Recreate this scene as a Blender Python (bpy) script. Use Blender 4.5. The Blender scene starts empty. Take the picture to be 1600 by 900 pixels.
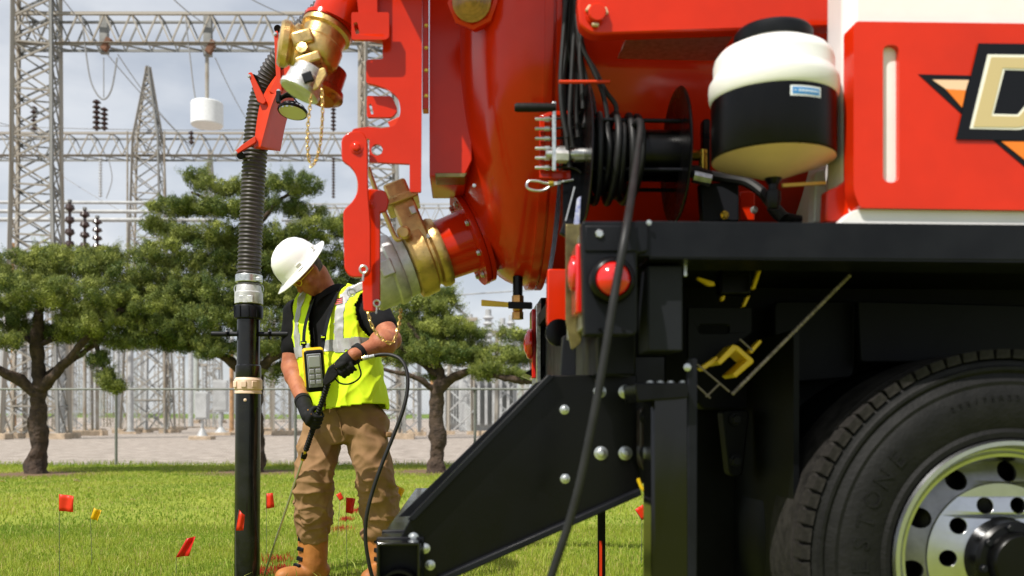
import bpy, bmesh, math, random
import numpy as np
from mathutils import Vector, Matrix, Quaternion, noise
from mathutils.geometry import tessellate_polygon
random.seed(7)
rng = np.random.default_rng(7)
scene = bpy.context.scene
COL = scene.collection

# ------------------------------------------------------------------ camera
FPX, CX, HY = 1450.0, 800.0, 660.0        # focal length, centre column and horizon row in photo pixels (1600 wide)
CAMH, YAW = 0.85, math.radians(3.0)
cam_data = bpy.data.cameras.new('camera')
cam = bpy.data.objects.new('camera', cam_data)
COL.objects.link(cam)
cam.location = (0, 0, CAMH)
cam.rotation_euler = (math.pi / 2, 0, -YAW)
cam_data.sensor_width = 36.0
cam_data.lens = FPX / 1600 * 36.0
cam_data.shift_y = (HY - 450.0) / 1600.0
cam_data.clip_start = 0.05
cam_data.clip_end = 2000
cam_data.dof.use_dof = True
cam_data.dof.focus_distance = 4.95
cam_data.dof.aperture_fstop = 2.7
scene.camera = cam

# ------------------------------------------------------------------ sky and sun
SUN_TO = Vector((-0.50, -0.52, 1.0)).normalized()
elev = math.asin(SUN_TO.z)
azim = math.atan2(SUN_TO.x, SUN_TO.y)
world = bpy.data.worlds.new('World')
scene.world = world
world.use_nodes = True
wn, wl = world.node_tree.nodes, world.node_tree.links
wn.clear()
w_out = wn.new('ShaderNodeOutputWorld')
w_bg = wn.new('ShaderNodeBackground')
w_bg.inputs['Strength'].default_value = 0.10
w_sky = wn.new('ShaderNodeTexSky')
w_sky.sky_type = 'NISHITA'
w_sky.sun_disc = False
w_sky.sun_elevation = elev
w_sky.sun_rotation = azim
w_sky.air_density = 1.0
w_sky.dust_density = 1.6
w_co = wn.new('ShaderNodeTexCoord')
w_map = wn.new('ShaderNodeMapping')
w_map.inputs['Scale'].default_value = (1.0, 1.0, 2.2)
w_map.inputs['Location'].default_value = (0.35, 0.2, 0.1)
w_n = wn.new('ShaderNodeTexNoise')
w_n.inputs['Scale'].default_value = 3.2
w_n.inputs['Detail'].default_value = 7
w_n.inputs['Roughness'].default_value = 0.52
w_r = wn.new('ShaderNodeValToRGB')
w_r.color_ramp.elements[0].position = 0.40
w_r.color_ramp.elements[0].color = (0.60, 0.60, 0.60, 1)
w_r.color_ramp.elements[1].position = 0.68
w_r.color_ramp.elements[1].color = (0.95, 0.95, 0.95, 1)
w_n2 = wn.new('ShaderNodeTexNoise')
w_n2.inputs['Scale'].default_value = 6.0
w_n2.inputs['Detail'].default_value = 5
w_r2 = wn.new('ShaderNodeValToRGB')
w_r2.color_ramp.elements[0].position = 0.42
w_r2.color_ramp.elements[0].color = (6.1, 6.45, 7.0, 1)
w_r2.color_ramp.elements[1].position = 0.60
w_r2.color_ramp.elements[1].color = (8.0, 8.2, 8.5, 1)
w_mix = wn.new('ShaderNodeMixRGB')
wl.new(w_co.outputs['Generated'], w_map.inputs['Vector'])
wl.new(w_map.outputs[0], w_n.inputs['Vector'])
wl.new(w_map.outputs[0], w_n2.inputs['Vector'])
wl.new(w_n.outputs['Fac'], w_r.inputs['Fac'])
wl.new(w_n2.outputs['Fac'], w_r2.inputs['Fac'])
wl.new(w_r.outputs['Color'], w_mix.inputs['Fac'])
wl.new(w_sky.outputs['Color'], w_mix.inputs['Color1'])
wl.new(w_r2.outputs['Color'], w_mix.inputs['Color2'])
wl.new(w_mix.outputs['Color'], w_bg.inputs['Color'])
wl.new(w_bg.outputs[0], w_out.inputs['Surface'])

sun_data = bpy.data.lights.new('sun', 'SUN')
sun_data.energy = 5.0
sun_data.angle = math.radians(0.6)
sun_data.color = (1.0, 0.95, 0.87)
sun = bpy.data.objects.new('sun', sun_data)
COL.objects.link(sun)
sun.rotation_euler = (-SUN_TO).to_track_quat('-Z', 'Y').to_euler()
sun.location = SUN_TO * 60

vs = scene.view_settings
vs.view_transform = 'Standard'
vs.look = 'None'
vs.exposure = 0.15
vs.gamma = 1.0
vs.use_curve_mapping = False
scene.cycles.use_denoising = True
scene.cycles.max_bounces = 6
scene.cycles.caustics_reflective = False
scene.cycles.caustics_refractive = False

# ------------------------------------------------------------------ photo pixel -> place
RT = Vector((math.cos(YAW), -math.sin(YAW), 0))
FW = Vector((math.sin(YAW), math.cos(YAW), 0))
UP = Vector((0, 0, 1))
CAM = Vector((0, 0, CAMH))
def ray(x, y): return FW + RT * ((x - CX) / FPX) + UP * ((HY - y) / FPX)
def PD(x, y, d): return CAM + ray(x, y) * d                     # at camera depth d
def P(x, y, Y):                                                  # on the plane Y = const (parallel to the truck side)
    r = ray(x, y); return CAM + r * (Y / r.y)
def G(x, y, z=0.0):                                              # on level ground
    r = ray(x, y); return CAM + r * ((z - CAMH) / r.z)
def dirc(r, f, u): return (RT * r + FW * f + UP * u).normalized()

# ------------------------------------------------------------------ mesh helpers
class MB:
    def __init__(s): s.v = []; s.f = []
    def add(s, vs_, fs):
        o = len(s.v); s.v.extend([tuple(p) for p in vs_]); s.f.extend([tuple(i + o for i in f) for f in fs]); return s
    def box(s, c, size, rot=None):
        hx, hy, hz = size[0] / 2, size[1] / 2, size[2] / 2
        pts = [Vector((sx * hx, sy * hy, sz * hz)) for sx in (-1, 1) for sy in (-1, 1) for sz in (-1, 1)]
        if rot is not None: pts = [rot @ p for p in pts]
        c = Vector(c)
        return s.add([c + p for p in pts], [(0, 1, 3, 2), (4, 6, 7, 5), (0, 4, 5, 1), (2, 3, 7, 6), (0, 2, 6, 4), (1, 5, 7, 3)])
    def prism(s, pts, ext, holes=()):
        """closed outline (3D points in one plane) pushed along the vector ext; holes are outlines too"""
        loops = [[Vector(p) for p in pts]] + [[Vector(p) for p in h] for h in holes]
        ext = Vector(ext)
        flat = [p for l in loops for p in l]
        tris = tessellate_polygon(loops)
        n = len(flat)
        fs = []
        if not holes:
            fs.append(tuple(range(n))); fs.append(tuple(range(2 * n - 1, n - 1, -1)))
        else:
            for t in tris:
                fs.append(tuple(t)); fs.append(tuple(i + n for i in reversed(t)))
        o = 0
        for l in loops:
            m = len(l)
            for i in range(m):
                a, b = o + i, o + (i + 1) % m
                fs.append((a, a + n, b + n, b))
            o += m
        return s.add(flat + [p + ext for p in flat], fs)
    def tube(s, pts, r, n=10, caps=True):
        pts = [Vector(p) for p in pts]
        m = len(pts)
        rs = r if isinstance(r, (list, tuple, np.ndarray)) else [r] * m
        t0 = (pts[1] - pts[0]).normalized()
        u = t0.orthogonal().normalized()
        vsx = []; prev = t0
        for i, p in enumerate(pts):
            t = (pts[min(i + 1, m - 1)] - pts[max(i - 1, 0)])
            t = t.normalized() if t.length > 1e-9 else prev
            q = prev.rotation_difference(t); u = q @ u; u = (u - t * u.dot(t)).normalized(); prev = t
            w = t.cross(u)
            for k in range(n):
                a = 2 * math.pi * k / n
                vsx.append(p + (u * math.cos(a) + w * math.sin(a)) * rs[i])
        fs = []
        for i in range(m - 1):
            for k in range(n):
                k2 = (k + 1) % n
                fs.append((i * n + k, i * n + k2, (i + 1) * n + k2, (i + 1) * n + k))
        if caps:
            fs.append(tuple(range(n - 1, -1, -1))); fs.append(tuple((m - 1) * n + k for k in range(n)))
        return s.add(vsx, fs)
    def lathe(s, prof, org, axis=(0, 0, 1), n=24, caps=True):
        """prof: list of (radius, height along the axis)"""
        ax = Vector(axis).normalized(); org = Vector(org)
        u = ax.orthogonal().normalized(); w = ax.cross(u)
        vsx = []; fs = []
        m = len(prof)
        for (r, h) in prof:
            for k in range(n):
                a = 2 * math.pi * k / n
                vsx.append(org + ax * h + (u * math.cos(a) + w * math.sin(a)) * max(r, 1e-5))
        for i in range(m - 1):
            for k in range(n):
                k2 = (k + 1) % n
                fs.append((i * n + k, i * n + k2, (i + 1) * n + k2, (i + 1) * n + k))
        if caps and prof[0][0] > 1e-4: fs.append(tuple(range(n - 1, -1, -1)))
        if caps and prof[-1][0] > 1e-4: fs.append(tuple((m - 1) * n + k for k in range(n)))
        return s.add(vsx, fs)
    def cap(s, a, b, ra, rb, n=18):
        """capsule that tapers from ra to rb"""
        a, b = Vector(a), Vector(b); L = (b - a).length
        prof = [(ra * math.cos(t), ra * math.sin(t)) for t in np.linspace(-math.pi / 2, 0, 6)]
        prof += [(rb * math.cos(t), L + rb * math.sin(t)) for t in np.linspace(0, math.pi / 2, 6)]
        return s.lathe(prof, a, b - a, n)
    def ell(s, c, rx, ry, rz, X=(1, 0, 0), Y=(0, 1, 0), Z=(0, 0, 1), n=20, m=12):
        c = Vector(c); X, Y, Z = Vector(X), Vector(Y), Vector(Z)
        vsx = []; fs = []
        for i in range(m + 1):
            t = -math.pi / 2 + math.pi * i / m
            for k in range(n):
                a = 2 * math.pi * k / n
                ct = max(math.cos(t), 1e-4)
                vsx.append(c + X * (rx * ct * math.cos(a)) + Y * (ry * ct * math.sin(a)) + Z * (rz * math.sin(t)))
        for i in range(m):
            for k in range(n):
                k2 = (k + 1) % n
                fs.append((i * n + k, i * n + k2, (i + 1) * n + k2, (i + 1) * n + k))
        fs.append(tuple(range(n - 1, -1, -1))); fs.append(tuple(m * n + k for k in range(n)))
        return s.add(vsx, fs)
    def mesh(s, name):
        me = bpy.data.meshes.new(name); me.from_pydata(s.v, [], s.f); me.update(); return me

def spline(pts, k=8):
    """Catmull-Rom through the points"""
    pts = [Vector(p) for p in pts]
    out = []
    for i in range(len(pts) - 1):
        p0 = pts[max(i - 1, 0)]; p1 = pts[i]; p2 = pts[i + 1]; p3 = pts[min(i + 2, len(pts) - 1)]
        for j in range(k):
            t = j / k
            out.append(0.5 * ((2 * p1) + (p2 - p0) * t + (2 * p0 - 5 * p1 + 4 * p2 - p3) * t * t + (3 * p1 - p0 - 3 * p2 + p3) * t ** 3))
    out.append(pts[-1])
    return out

def fix_normals(me):
    bm = bmesh.new(); bm.from_mesh(me)
    bmesh.ops.recalc_face_normals(bm, faces=bm.faces)
    bm.to_mesh(me); bm.free()

def link(name, me, mat, parent=None, smooth=30, bevel=0, segs=2, fix=True):
    if fix: fix_normals(me)
    o = bpy.data.objects.new(name, me); COL.objects.link(o)
    if mat is not None and len(me.materials) == 0: me.materials.append(mat)
    if smooth:
        me.shade_smooth()
        me.set_sharp_from_angle(angle=math.radians(smooth))
    if bevel:
        b = o.modifiers.new('edge', 'BEVEL'); b.width = bevel; b.segments = segs; b.limit_method = 'ANGLE'; b.angle_limit = math.radians(40)
        b.harden_normals = False
    if parent is not None:
        o.parent = parent; o.matrix_parent_inverse = world_of(parent).inverted()
    return o
def world_of(o):
    m = Matrix.LocRotScale(o.location, o.rotation_euler.to_quaternion() if o.rotation_mode != 'QUATERNION' else o.rotation_quaternion, o.scale)
    return (world_of(o.parent) @ o.matrix_parent_inverse @ m) if o.parent else m
def part(name, mb, mat, parent, **k): return link(name, mb.mesh(name), mat, parent, **k)
def tag(o, label=None, cat=None, group=None, kind=None):
    if label: o['label'] = label
    if cat: o['category'] = cat
    if group: o['group'] = group
    if kind: o['kind'] = kind
    return o
def thing(name, loc, label, cat, group=None):
    o = bpy.data.objects.new(name, None); COL.objects.link(o); o.location = loc; o.empty_display_size = 0.1
    return tag(o, label, cat, group)

# shared unit pieces, placed by transform
_unit = {}
def unit_mesh(kind, mat):
    key = (kind, mat.name)
    if key in _unit: return _unit[key]
    mb = MB()
    if kind == 'angle':      # L-section steel, 1 long on z
        t = 0.16
        mb.prism([(-.5, -.5, 0), (.5, -.5, 0), (.5, -.5 + t, 0), (-.5 + t, -.5 + t, 0), (-.5 + t, .5, 0), (-.5, .5, 0)], (0, 0, 1))
    elif kind == 'rod':
        mb.lathe([(0.5, 0), (0.5, 1)], (0, 0, 0), (0, 0, 1), 10)
    elif kind == 'bar':
        mb.box((0, 0, .5), (1, 1, 1))
    elif kind == 'bolt':     # washer and hexagon head, axis z, 1 = head diameter
        mb.lathe([(0.62, 0), (0.62, 0.10), (0.0, 0.10)], (0, 0, 0), (0, 0, 1), 16)
        mb.lathe([(0.5, 0.10), (0.5, 0.42), (0.42, 0.50), (0.0, 0.50)], (0, 0, 0), (0, 0, 1), 6)
    elif kind == 'dome_bolt':
        mb.lathe([(0.66, 0), (0.66, 0.07), (0.54, 0.11), (0.0, 0.11)], (0, 0, 0), (0, 0, 1), 20)
        mb.lathe([(0.46, 0.10), (0.46, 0.26), (0.38, 0.33), (0.2, 0.36), (0.0, 0.36)], (0, 0, 0), (0, 0, 1), 6)
    elif kind == 'link':     # chain link: a stretched ring, 1 long
        pts = []
        for k in range(15):
            a = 2 * math.pi * k / 14
            pts.append((0.22 * math.cos(a), 0, 0.5 + 0.42 * math.sin(a)))
        mb.tube(pts, 0.11, 6, caps=False)
    me = mb.mesh('steel_' + kind); fix_normals(me); me.materials.append(mat)
    me.shade_smooth(); me.set_sharp_from_angle(angle=math.radians(35))
    _unit[key] = me
    return me
def place(name, kind, mat, parent, loc, zdir, scale, roll=0.0):
    o = bpy.data.objects.new(name, unit_mesh(kind, mat)); COL.objects.link(o)
    q = Vector(zdir).to_track_quat('Z', 'Y') @ Quaternion((0, 0, 1), roll)
    o.rotation_mode = 'QUATERNION'
    o.location = loc; o.rotation_quaternion = q; o.scale = scale
    if parent is not None:
        o.parent = parent; o.matrix_parent_inverse = world_of(parent).inverted()
    return o
def bar(name, a, b, w, mat, parent, kind='angle', roll=0.0):
    a, b = Vector(a), Vector(b)
    return place(name, kind, mat, parent, a, b - a, (w, w, (b - a).length), roll)
def bolt(parent, pos, axis, d, mat, kind='bolt', name='bolt'):
    return place(name, kind, mat, parent, pos, axis, (d, d, d))
def chain(name, pts, size, mat, parent):
    """real links along a path"""
    pts = [Vector(p) for p in pts]
    acc = 0; i = 0; k = 0
    step = size * 0.66
    seglen = [(pts[j + 1] - pts[j]).length for j in range(len(pts) - 1)]
    total = sum(seglen); t = 0
    mb = MB()
    src = unit_mesh('link', mat)
    sv = [v.co.copy() for v in src.vertices]; sf = [tuple(p.vertices) for p in src.polygons]
    while t < total:
        rem = t; j = 0
        while j < len(seglen) - 1 and rem > seglen[j]: rem -= seglen[j]; j += 1
        d = (pts[j + 1] - pts[j]).normalized()
        p = pts[j] + d * rem
        q = d.to_track_quat('Z', 'Y') @ Quaternion((0, 0, 1), (k % 2) * math.pi / 2 + 0.4)
        mb.add([p + q @ (v * size) for v in sv], sf)
        t += step; k += 1
    return tag(link(name, mb.mesh(name), mat, parent), kind='stuff')

# ------------------------------------------------------------------ materials
def mat(name, col, rough=0.5, metal=0.0, vary=0.0, vscale=8.0, bump=0.0, bscale=60.0, coat=0.0, spec=0.5, detail=4, col2=None, rvar=0.0, dist=0.01):
    m = bpy.data.materials.new(name); m.use_nodes = True
    nt = m.node_tree; b = nt.nodes['Principled BSDF']
    b.inputs['Base Color'].default_value = (*col, 1)
    b.inputs['Roughness'].default_value = rough
    b.inputs['Metallic'].default_value = metal
    b.inputs['Specular IOR Level'].default_value = spec
    if coat: b.inputs['Coat Weight'].default_value = coat; b.inputs['Coat Roughness'].default_value = 0.06
    if vary or rvar or col2:
        tc = nt.nodes.new('ShaderNodeTexCoord')
        n = nt.nodes.new('ShaderNodeTexNoise'); n.inputs['Scale'].default_value = vscale; n.inputs['Detail'].default_value = detail
        n.inputs['Roughness'].default_value = 0.6
        nt.links.new(tc.outputs['Object'], n.inputs['Vector'])
        r = nt.nodes.new('ShaderNodeValToRGB')
        c2 = col2 if col2 else tuple(min(1, c * (1 + vary)) for c in col)
        c1 = col if col2 else tuple(c * (1 - vary) for c in col)
        r.color_ramp.elements[0].position = 0.36; r.color_ramp.elements[0].color = (*c1, 1)
        r.color_ramp.elements[1].position = 0.64; r.color_ramp.elements[1].color = (*c2, 1)
        nt.links.new(n.outputs['Fac'], r.inputs['Fac'])
        nt.links.new(r.outputs['Color'], b.inputs['Base Color'])
        if rvar:
            mr = nt.nodes.new('ShaderNodeMapRange'); mr.inputs['From Min'].default_value = 0.3; mr.inputs['From Max'].default_value = 0.7
            mr.inputs['To Min'].default_value = max(0.02, rough - rvar); mr.inputs['To Max'].default_value = min(1, rough + rvar)
            nt.links.new(n.outputs['Fac'], mr.inputs['Value']); nt.links.new(mr.outputs[0], b.inputs['Roughness'])
    if bump:
        tc2 = nt.nodes.new('ShaderNodeTexCoord')
        n2 = nt.nodes.new('ShaderNodeTexNoise'); n2.inputs['Scale'].default_value = bscale; n2.inputs['Detail'].default_value = 5
        nt.links.new(tc2.outputs['Object'], n2.inputs['Vector'])
        bp = nt.nodes.new('ShaderNodeBump'); bp.inputs['Strength'].default_value = bump; bp.inputs['Distance'].default_value = dist
        nt.links.new(n2.outputs['Fac'], bp.inputs['Height']); nt.links.new(bp.outputs[0], b.inputs['Normal'])
    return m
RED = mat('red_paint', (0.60, 0.024, 0.0030), 0.17, vary=0.09, vscale=3, coat=0.0, rvar=0.07, spec=0.34)
ORED = mat('orange_red_paint', (0.62, 0.040, 0.007), 0.42, vary=0.06, vscale=6, spec=0.3)
BLK = mat('black_paint', (0.0014, 0.0014, 0.0016), 0.28, vary=0.25, vscale=5, rvar=0.10, spec=0.22)
GLOSS = mat('gloss_black_paint', (0.0016, 0.0016, 0.0018), 0.13, rvar=0.05, vary=0.2, vscale=6, spec=0.5)
BLKM = mat('black_semi_matt_paint', (0.0062, 0.0068, 0.0095), 0.42, vary=0.2, vscale=9, rvar=0.1, spec=0.18)
FRAMEB = mat('shaded_chassis_black', (0.0026, 0.0030, 0.0038), 0.5, vary=0.3, vscale=8, spec=0.13)  # separate deeper black, carries the shade under the deck in its colour
GREYP = mat('dark_grey_paint', (0.010, 0.011, 0.0145), 0.5, vary=0.12, vscale=6, spec=0.2)
RUB = mat('rubber', (0.0048, 0.0047, 0.0046), 0.66, vary=0.45, vscale=14, bump=0.2, bscale=90, spec=0.25)
TREADM = mat('dusty_rubber', (0.019, 0.017, 0.0155), 0.85, vary=0.5, vscale=20, bump=0.3, bscale=80, spec=0.2)
HOSEM = mat('hose_rubber', (0.012, 0.012, 0.0125), 0.50, vary=0.25, vscale=20, spec=0.35)
BRASS = mat('gold_passivated_metal', (0.62, 0.43, 0.17), 0.36, 0.85, vary=0.16, vscale=22, rvar=0.12, bump=0.12, bscale=120)
SILV = mat('cast_aluminium', (0.58, 0.58, 0.58), 0.44, 0.5, vary=0.14, vscale=30, rvar=0.1, bump=0.12, bscale=150)
ZINC = mat('zinc_plated_steel', (0.58, 0.60, 0.60), 0.32, 0.9, vary=0.2, vscale=60)
SHADEAL = mat('shadowed_wheel_alloy', (0.20, 0.20, 0.20), 0.35, 0.9, vary=0.15, vscale=20)  # darker copy of the wheel alloy, recess shade put into the colour
CHROME = mat('polished_aluminium', (0.50, 0.51, 0.53), 0.24, 1.0, vary=0.06, vscale=20)
WPLA = mat('white_poly', (0.80, 0.79, 0.77), 0.35, vary=0.03, vscale=5, bump=0.05, bscale=40)
TPLA = mat('tan_poly', (0.72, 0.53, 0.40), 0.4, vary=0.10, vscale=12)
YELP = mat('yellow_paint', (0.80, 0.52, 0.01), 0.35, vary=0.1, vscale=12)
REDL = mat('red_lens', (0.62, 0.010, 0.008), 0.12, coat=0.8)
BRN = mat('amber_lens', (0.30, 0.14, 0.03), 0.2, vary=0.3, vscale=40, coat=0.5)
STEEL = mat('galvanised_steel', (0.36, 0.34, 0.30), 0.6, 0.15, vary=0.22, vscale=1.5, col2=(0.27, 0.22, 0.16))
STEELD = mat('dark_and_shaded_steel', (0.22, 0.22, 0.21), 0.6, 0.15, vary=0.25, vscale=2)  # dark fittings and lattice sides, with shade and haze put into the colour
STEELL = mat('pale_galvanised_steel', (0.42, 0.43, 0.43), 0.55, 0.1, vary=0.15, vscale=2)
PORC = mat('brown_porcelain', (0.045, 0.025, 0.020), 0.2, vary=0.2)
GPORC = mat('grey_porcelain', (0.42, 0.43, 0.44), 0.3, vary=0.1)
CONC = mat('concrete', (0.44, 0.34, 0.24), 0.9, vary=0.25, vscale=3, bump=0.3, bscale=20)
ENAM = mat('grey_enamel', (0.46, 0.47, 0.47), 0.5, vary=0.08, vscale=2)
WOOD = mat('pole_wood', (0.40, 0.22, 0.10), 0.85, vary=0.25, vscale=4, bump=0.3, bscale=20)
FENCEM = mat('dull_fence_zinc', (0.20, 0.21, 0.19), 0.6, 0.2, vary=0.15, vscale=3)
ROPE = mat('worn_wire_rope', (0.24, 0.20, 0.17), 0.6, 0.5, vary=0.4, vscale=80)
WIRE = mat('wire', (0.30, 0.30, 0.30), 0.5, 0.3)
WIRED = mat('dark_wire', (0.08, 0.08, 0.085), 0.5)
# ================================================================== ground
TRUNKS = [(57, 741), (397, 738), (683, 737)]
TRUNK_POS = [G(x, y) for x, y in TRUNKS]
D_FENCE = CAMH * FPX / (727 - HY)

def fwd_depth(p): return (Vector(p) - CAM).dot(FW)
def ground_z(d, r=0.0):
    """level lawn and yard; the land climbs gently far behind the substation"""
    t = max(0.0, d - 85.0)
    return min(0.00022 * t * t, 2.0 + 0.006 * t) + (0.2 * math.sin(r * 0.05) * min(1, t / 60) if t > 0 else 0)

def sheet(name, d0, d1, nd, half, mat_, z=0.0, power=1.6, nr=40):
    vsx = []; fs = []
    for i in range(nd + 1):
        d = d0 + (d1 - d0) * (i / nd) ** power
        for k in range(nr + 1):
            r = -half + 2 * half * k / nr
            p = FW * d + RT * r
            vsx.append((p.x, p.y, ground_z(d, r) + z))
    for i in range(nd):
        for k in range(nr):
            a = i * (nr + 1) + k
            fs.append((a, a + 1, a + nr + 2, a + nr + 1))
    me = bpy.data.meshes.new(name); me.from_pydata(vsx, [], fs)
    o = link(name, me, mat_, smooth=60)
    return tag(o, kind='structure')

def ground_material():
    m = bpy.data.materials.new('lawn_soil'); m.use_nodes = True
    nt = m.node_tree; b = nt.nodes['Principled BSDF']; b.inputs['Roughness'].default_value = 0.95; b.inputs['Specular IOR Level'].default_value = 0.1
    geo = nt.nodes.new('ShaderNodeNewGeometry')
    n = nt.nodes.new('ShaderNodeTexNoise'); n.inputs['Scale'].default_value = 1.3; n.inputs['Detail'].default_value = 8; n.inputs['Roughness'].default_value = 0.7
    nt.links.new(geo.outputs['Position'], n.inputs['Vector'])
    r = nt.nodes.new('ShaderNodeValToRGB')
    r.color_ramp.elements[0].position = 0.35; r.color_ramp.elements[0].color = (0.17, 0.215, 0.03, 1)
    r.color_ramp.elements[1].position = 0.68; r.color_ramp.elements[1].color = (0.28, 0.315, 0.05, 1)
    nt.links.new(n.outputs['Fac'], r.inputs['Fac'])
    last = r.outputs['Color']
    for tp in TRUNK_POS:             # bare earth round each trunk
        vm = nt.nodes.new('ShaderNodeVectorMath'); vm.operation = 'DISTANCE'
        vm.inputs[1].default_value = (tp.x, tp.y, 0)
        nt.links.new(geo.outputs['Position'], vm.inputs[0])
        ad = nt.nodes.new('ShaderNodeMath'); ad.operation = 'ADD'
        mu = nt.nodes.new('ShaderNodeMath'); mu.operation = 'MULTIPLY'; mu.inputs[1].default_value = 1.6
        nt.links.new(n.outputs['Fac'], mu.inputs[0]); nt.links.new(mu.outputs[0], ad.inputs[0]); nt.links.new(vm.outputs['Value'], ad.inputs[1])
        mr = nt.nodes.new('ShaderNodeMapRange'); mr.inputs['From Min'].default_value = 1.5; mr.inputs['From Max'].default_value = 2.2
        mr.inputs['To Min'].default_value = 1; mr.inputs['To Max'].default_value = 0
        nt.links.new(ad.outputs[0], mr.inputs['Value'])
        mx = nt.nodes.new('ShaderNodeMixRGB'); mx.inputs['Color2'].default_value = (0.17, 0.115, 0.07, 1)
        nt.links.new(mr.outputs[0], mx.inputs['Fac']); nt.links.new(last, mx.inputs['Color1']); last = mx.outputs['Color']
    nt.links.new(last, b.inputs['Base Color'])
    return m
LAWN = ground_material()
GRAVEL = mat('pale_gravel', (0.25, 0.215, 0.185), 0.95, vary=0.0, vscale=2.2, col2=(0.46, 0.40, 0.35), bump=0.8, bscale=22, detail=12, spec=0.1, dist=0.04)
FARGR = mat('far_grass', (0.14, 0.20, 0.045), 0.95, vary=0.25, vscale=0.2, spec=0.1)
sheet('lawn', -14, D_FENCE + 0.15, 60, 40, LAWN, power=1.0)
sheet('gravel_yard', D_FENCE + 0.15, 170, 60, 160, GRAVEL, power=1.4)
sheet('far_field', 170, 900, 60, 900, FARGR, power=1.8)

# ------------------------------------------------------------------ grass blades
RED_MARKS = [(433, 877, .09), (414, 896, .07), (533, 830, .07), (541, 813, .06), (558, 800, .06), (440, 893, .06)]
RED_POS = [(G(x, y), r) for x, y, r in RED_MARKS]
def blade_set(name, n, d0, d1, half0, half1, hmin, hmax, wid, seed, colours, only_red=False, lean=0.55):
    g = np.random.default_rng(seed)
    if only_red:
        pr = [(p, r) for p, r in RED_POS]
        idx = g.integers(0, len(pr), n)
        ang = g.uniform(0, 2 * np.pi, n); rr = np.abs(g.normal(0, 0.55, n))
        cx = np.array([pr[i][0].x for i in idx]); cy = np.array([pr[i][0].y for i in idx]); rad = np.array([pr[i][1] for i in idx])
        x = cx + np.cos(ang) * rr * rad * 1.2; y = cy + np.sin(ang) * rr * rad * 2.2
    else:
        u = g.uniform(0, 1, n)
        d = np.sqrt(d0 ** 2 + u * (d1 ** 2 - d0 ** 2))
        s = g.uniform(-1, 1, n) * (half0 + (half1 - half0) * (d - d0) / (d1 - d0))
        x = FW.x * d + RT.x * s; y = FW.y * d + RT.y * s
    keep = np.ones(n, bool)
    for tp in TRUNK_POS:
        dist = np.hypot(x - tp.x, y - tp.y)
        keep &= (dist > 0.55 + 0.5 * g.random(n) ** 2)
    x, y = x[keep], y[keep]; n = len(x)
    # clumpy height and colour fields
    f1 = np.sin(x * 2.1 + 1.3 * np.sin(y * 1.7)) * np.sin(y * 2.6 + 1.1 * np.sin(x * 1.3))
    f2 = np.sin(x * 7.3 + 2 * np.sin(y * 5.1)) * np.sin(y * 6.7 + 2 * np.sin(x * 4.9))
    h = (hmin + (hmax - hmin) * g.random(n) ** 1.6) * (1 + 0.25 * f1 + 0.22 * f2)
    az = g.uniform(0, 2 * np.pi, n)
    w = wid * g.uniform(0.6, 1.3, n)
    lx = np.cos(g.uniform(0, 2 * np.pi, n)) * h * lean * g.random(n); ly = np.sin(g.uniform(0, 2 * np.pi, n)) * h * lean * g.random(n)
    ax, ay = np.cos(az) * w / 2, np.sin(az) * w / 2
    v = np.empty((n, 5, 3))
    v[:, 0] = np.c_[x - ax, y - ay, np.full(n, -0.004)]
    v[:, 1] = np.c_[x + ax, y + ay, np.full(n, -0.004)]
    v[:, 2] = np.c_[x - ax * .8 + lx * .35, y - ay * .8 + ly * .35, h * .6]
    v[:, 3] = np.c_[x + ax * .8 + lx * .35, y + ay * .8 + ly * .35, h * .6]
    v[:, 4] = np.c_[x + lx, y + ly, h * (1 - 0.25 * g.random(n))]
    base = np.arange(n)[:, None] * 5
    quads = base + np.array([[0, 1, 3, 2]]); tris = base + np.array([[2, 3, 4]])
    me = bpy.data.meshes.new(name)
    me.vertices.add(n * 5); me.vertices.foreach_set('co', v.reshape(-1))
    loops = np.concatenate([quads.reshape(-1), tris.reshape(-1)])
    me.loops.add(len(loops)); me.loops.foreach_set('vertex_index', loops.astype(np.int32))
    ls = np.concatenate([np.arange(n) * 4, n * 4 + np.arange(n) * 3]); lt = np.concatenate([np.full(n, 4), np.full(n, 3)])
    me.polygons.add(2 * n); me.polygons.foreach_set('loop_start', ls.astype(np.int32)); me.polygons.foreach_set('loop_total', lt.astype(np.int32))
    me.update()
    cols = np.array(colours)
    f0 = np.sin(x * 0.9 + 1.9 * np.sin(y * 0.63)) * np.sin(y * 0.71 + 1.7 * np.sin(x * 0.8))
    t = np.clip(0.5 + 0.30 * f0 + 0.26 * f1 + 0.16 * f2 + g.normal(0, 0.22, n), 0, 1)
    c = cols[0][None] * (1 - t[:, None]) + cols[1][None] * t[:, None]
    dry = g.random(n) < 0.09 + 0.14 * np.clip(f0 + 0.5 * f1, 0, 1)
    if len(cols) > 2: c[dry] = cols[2]
    ca = me.color_attributes.new('tint', 'FLOAT_COLOR', 'POINT')
    full = np.ones((n, 5, 4)); full[:, :, :3] = c[:, None, :]
    ca.data.foreach_set('color', full.reshape(-1))
    o = bpy.data.objects.new(name, me); COL.objects.link(o); me.materials.append(BLADE)
    return o
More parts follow.
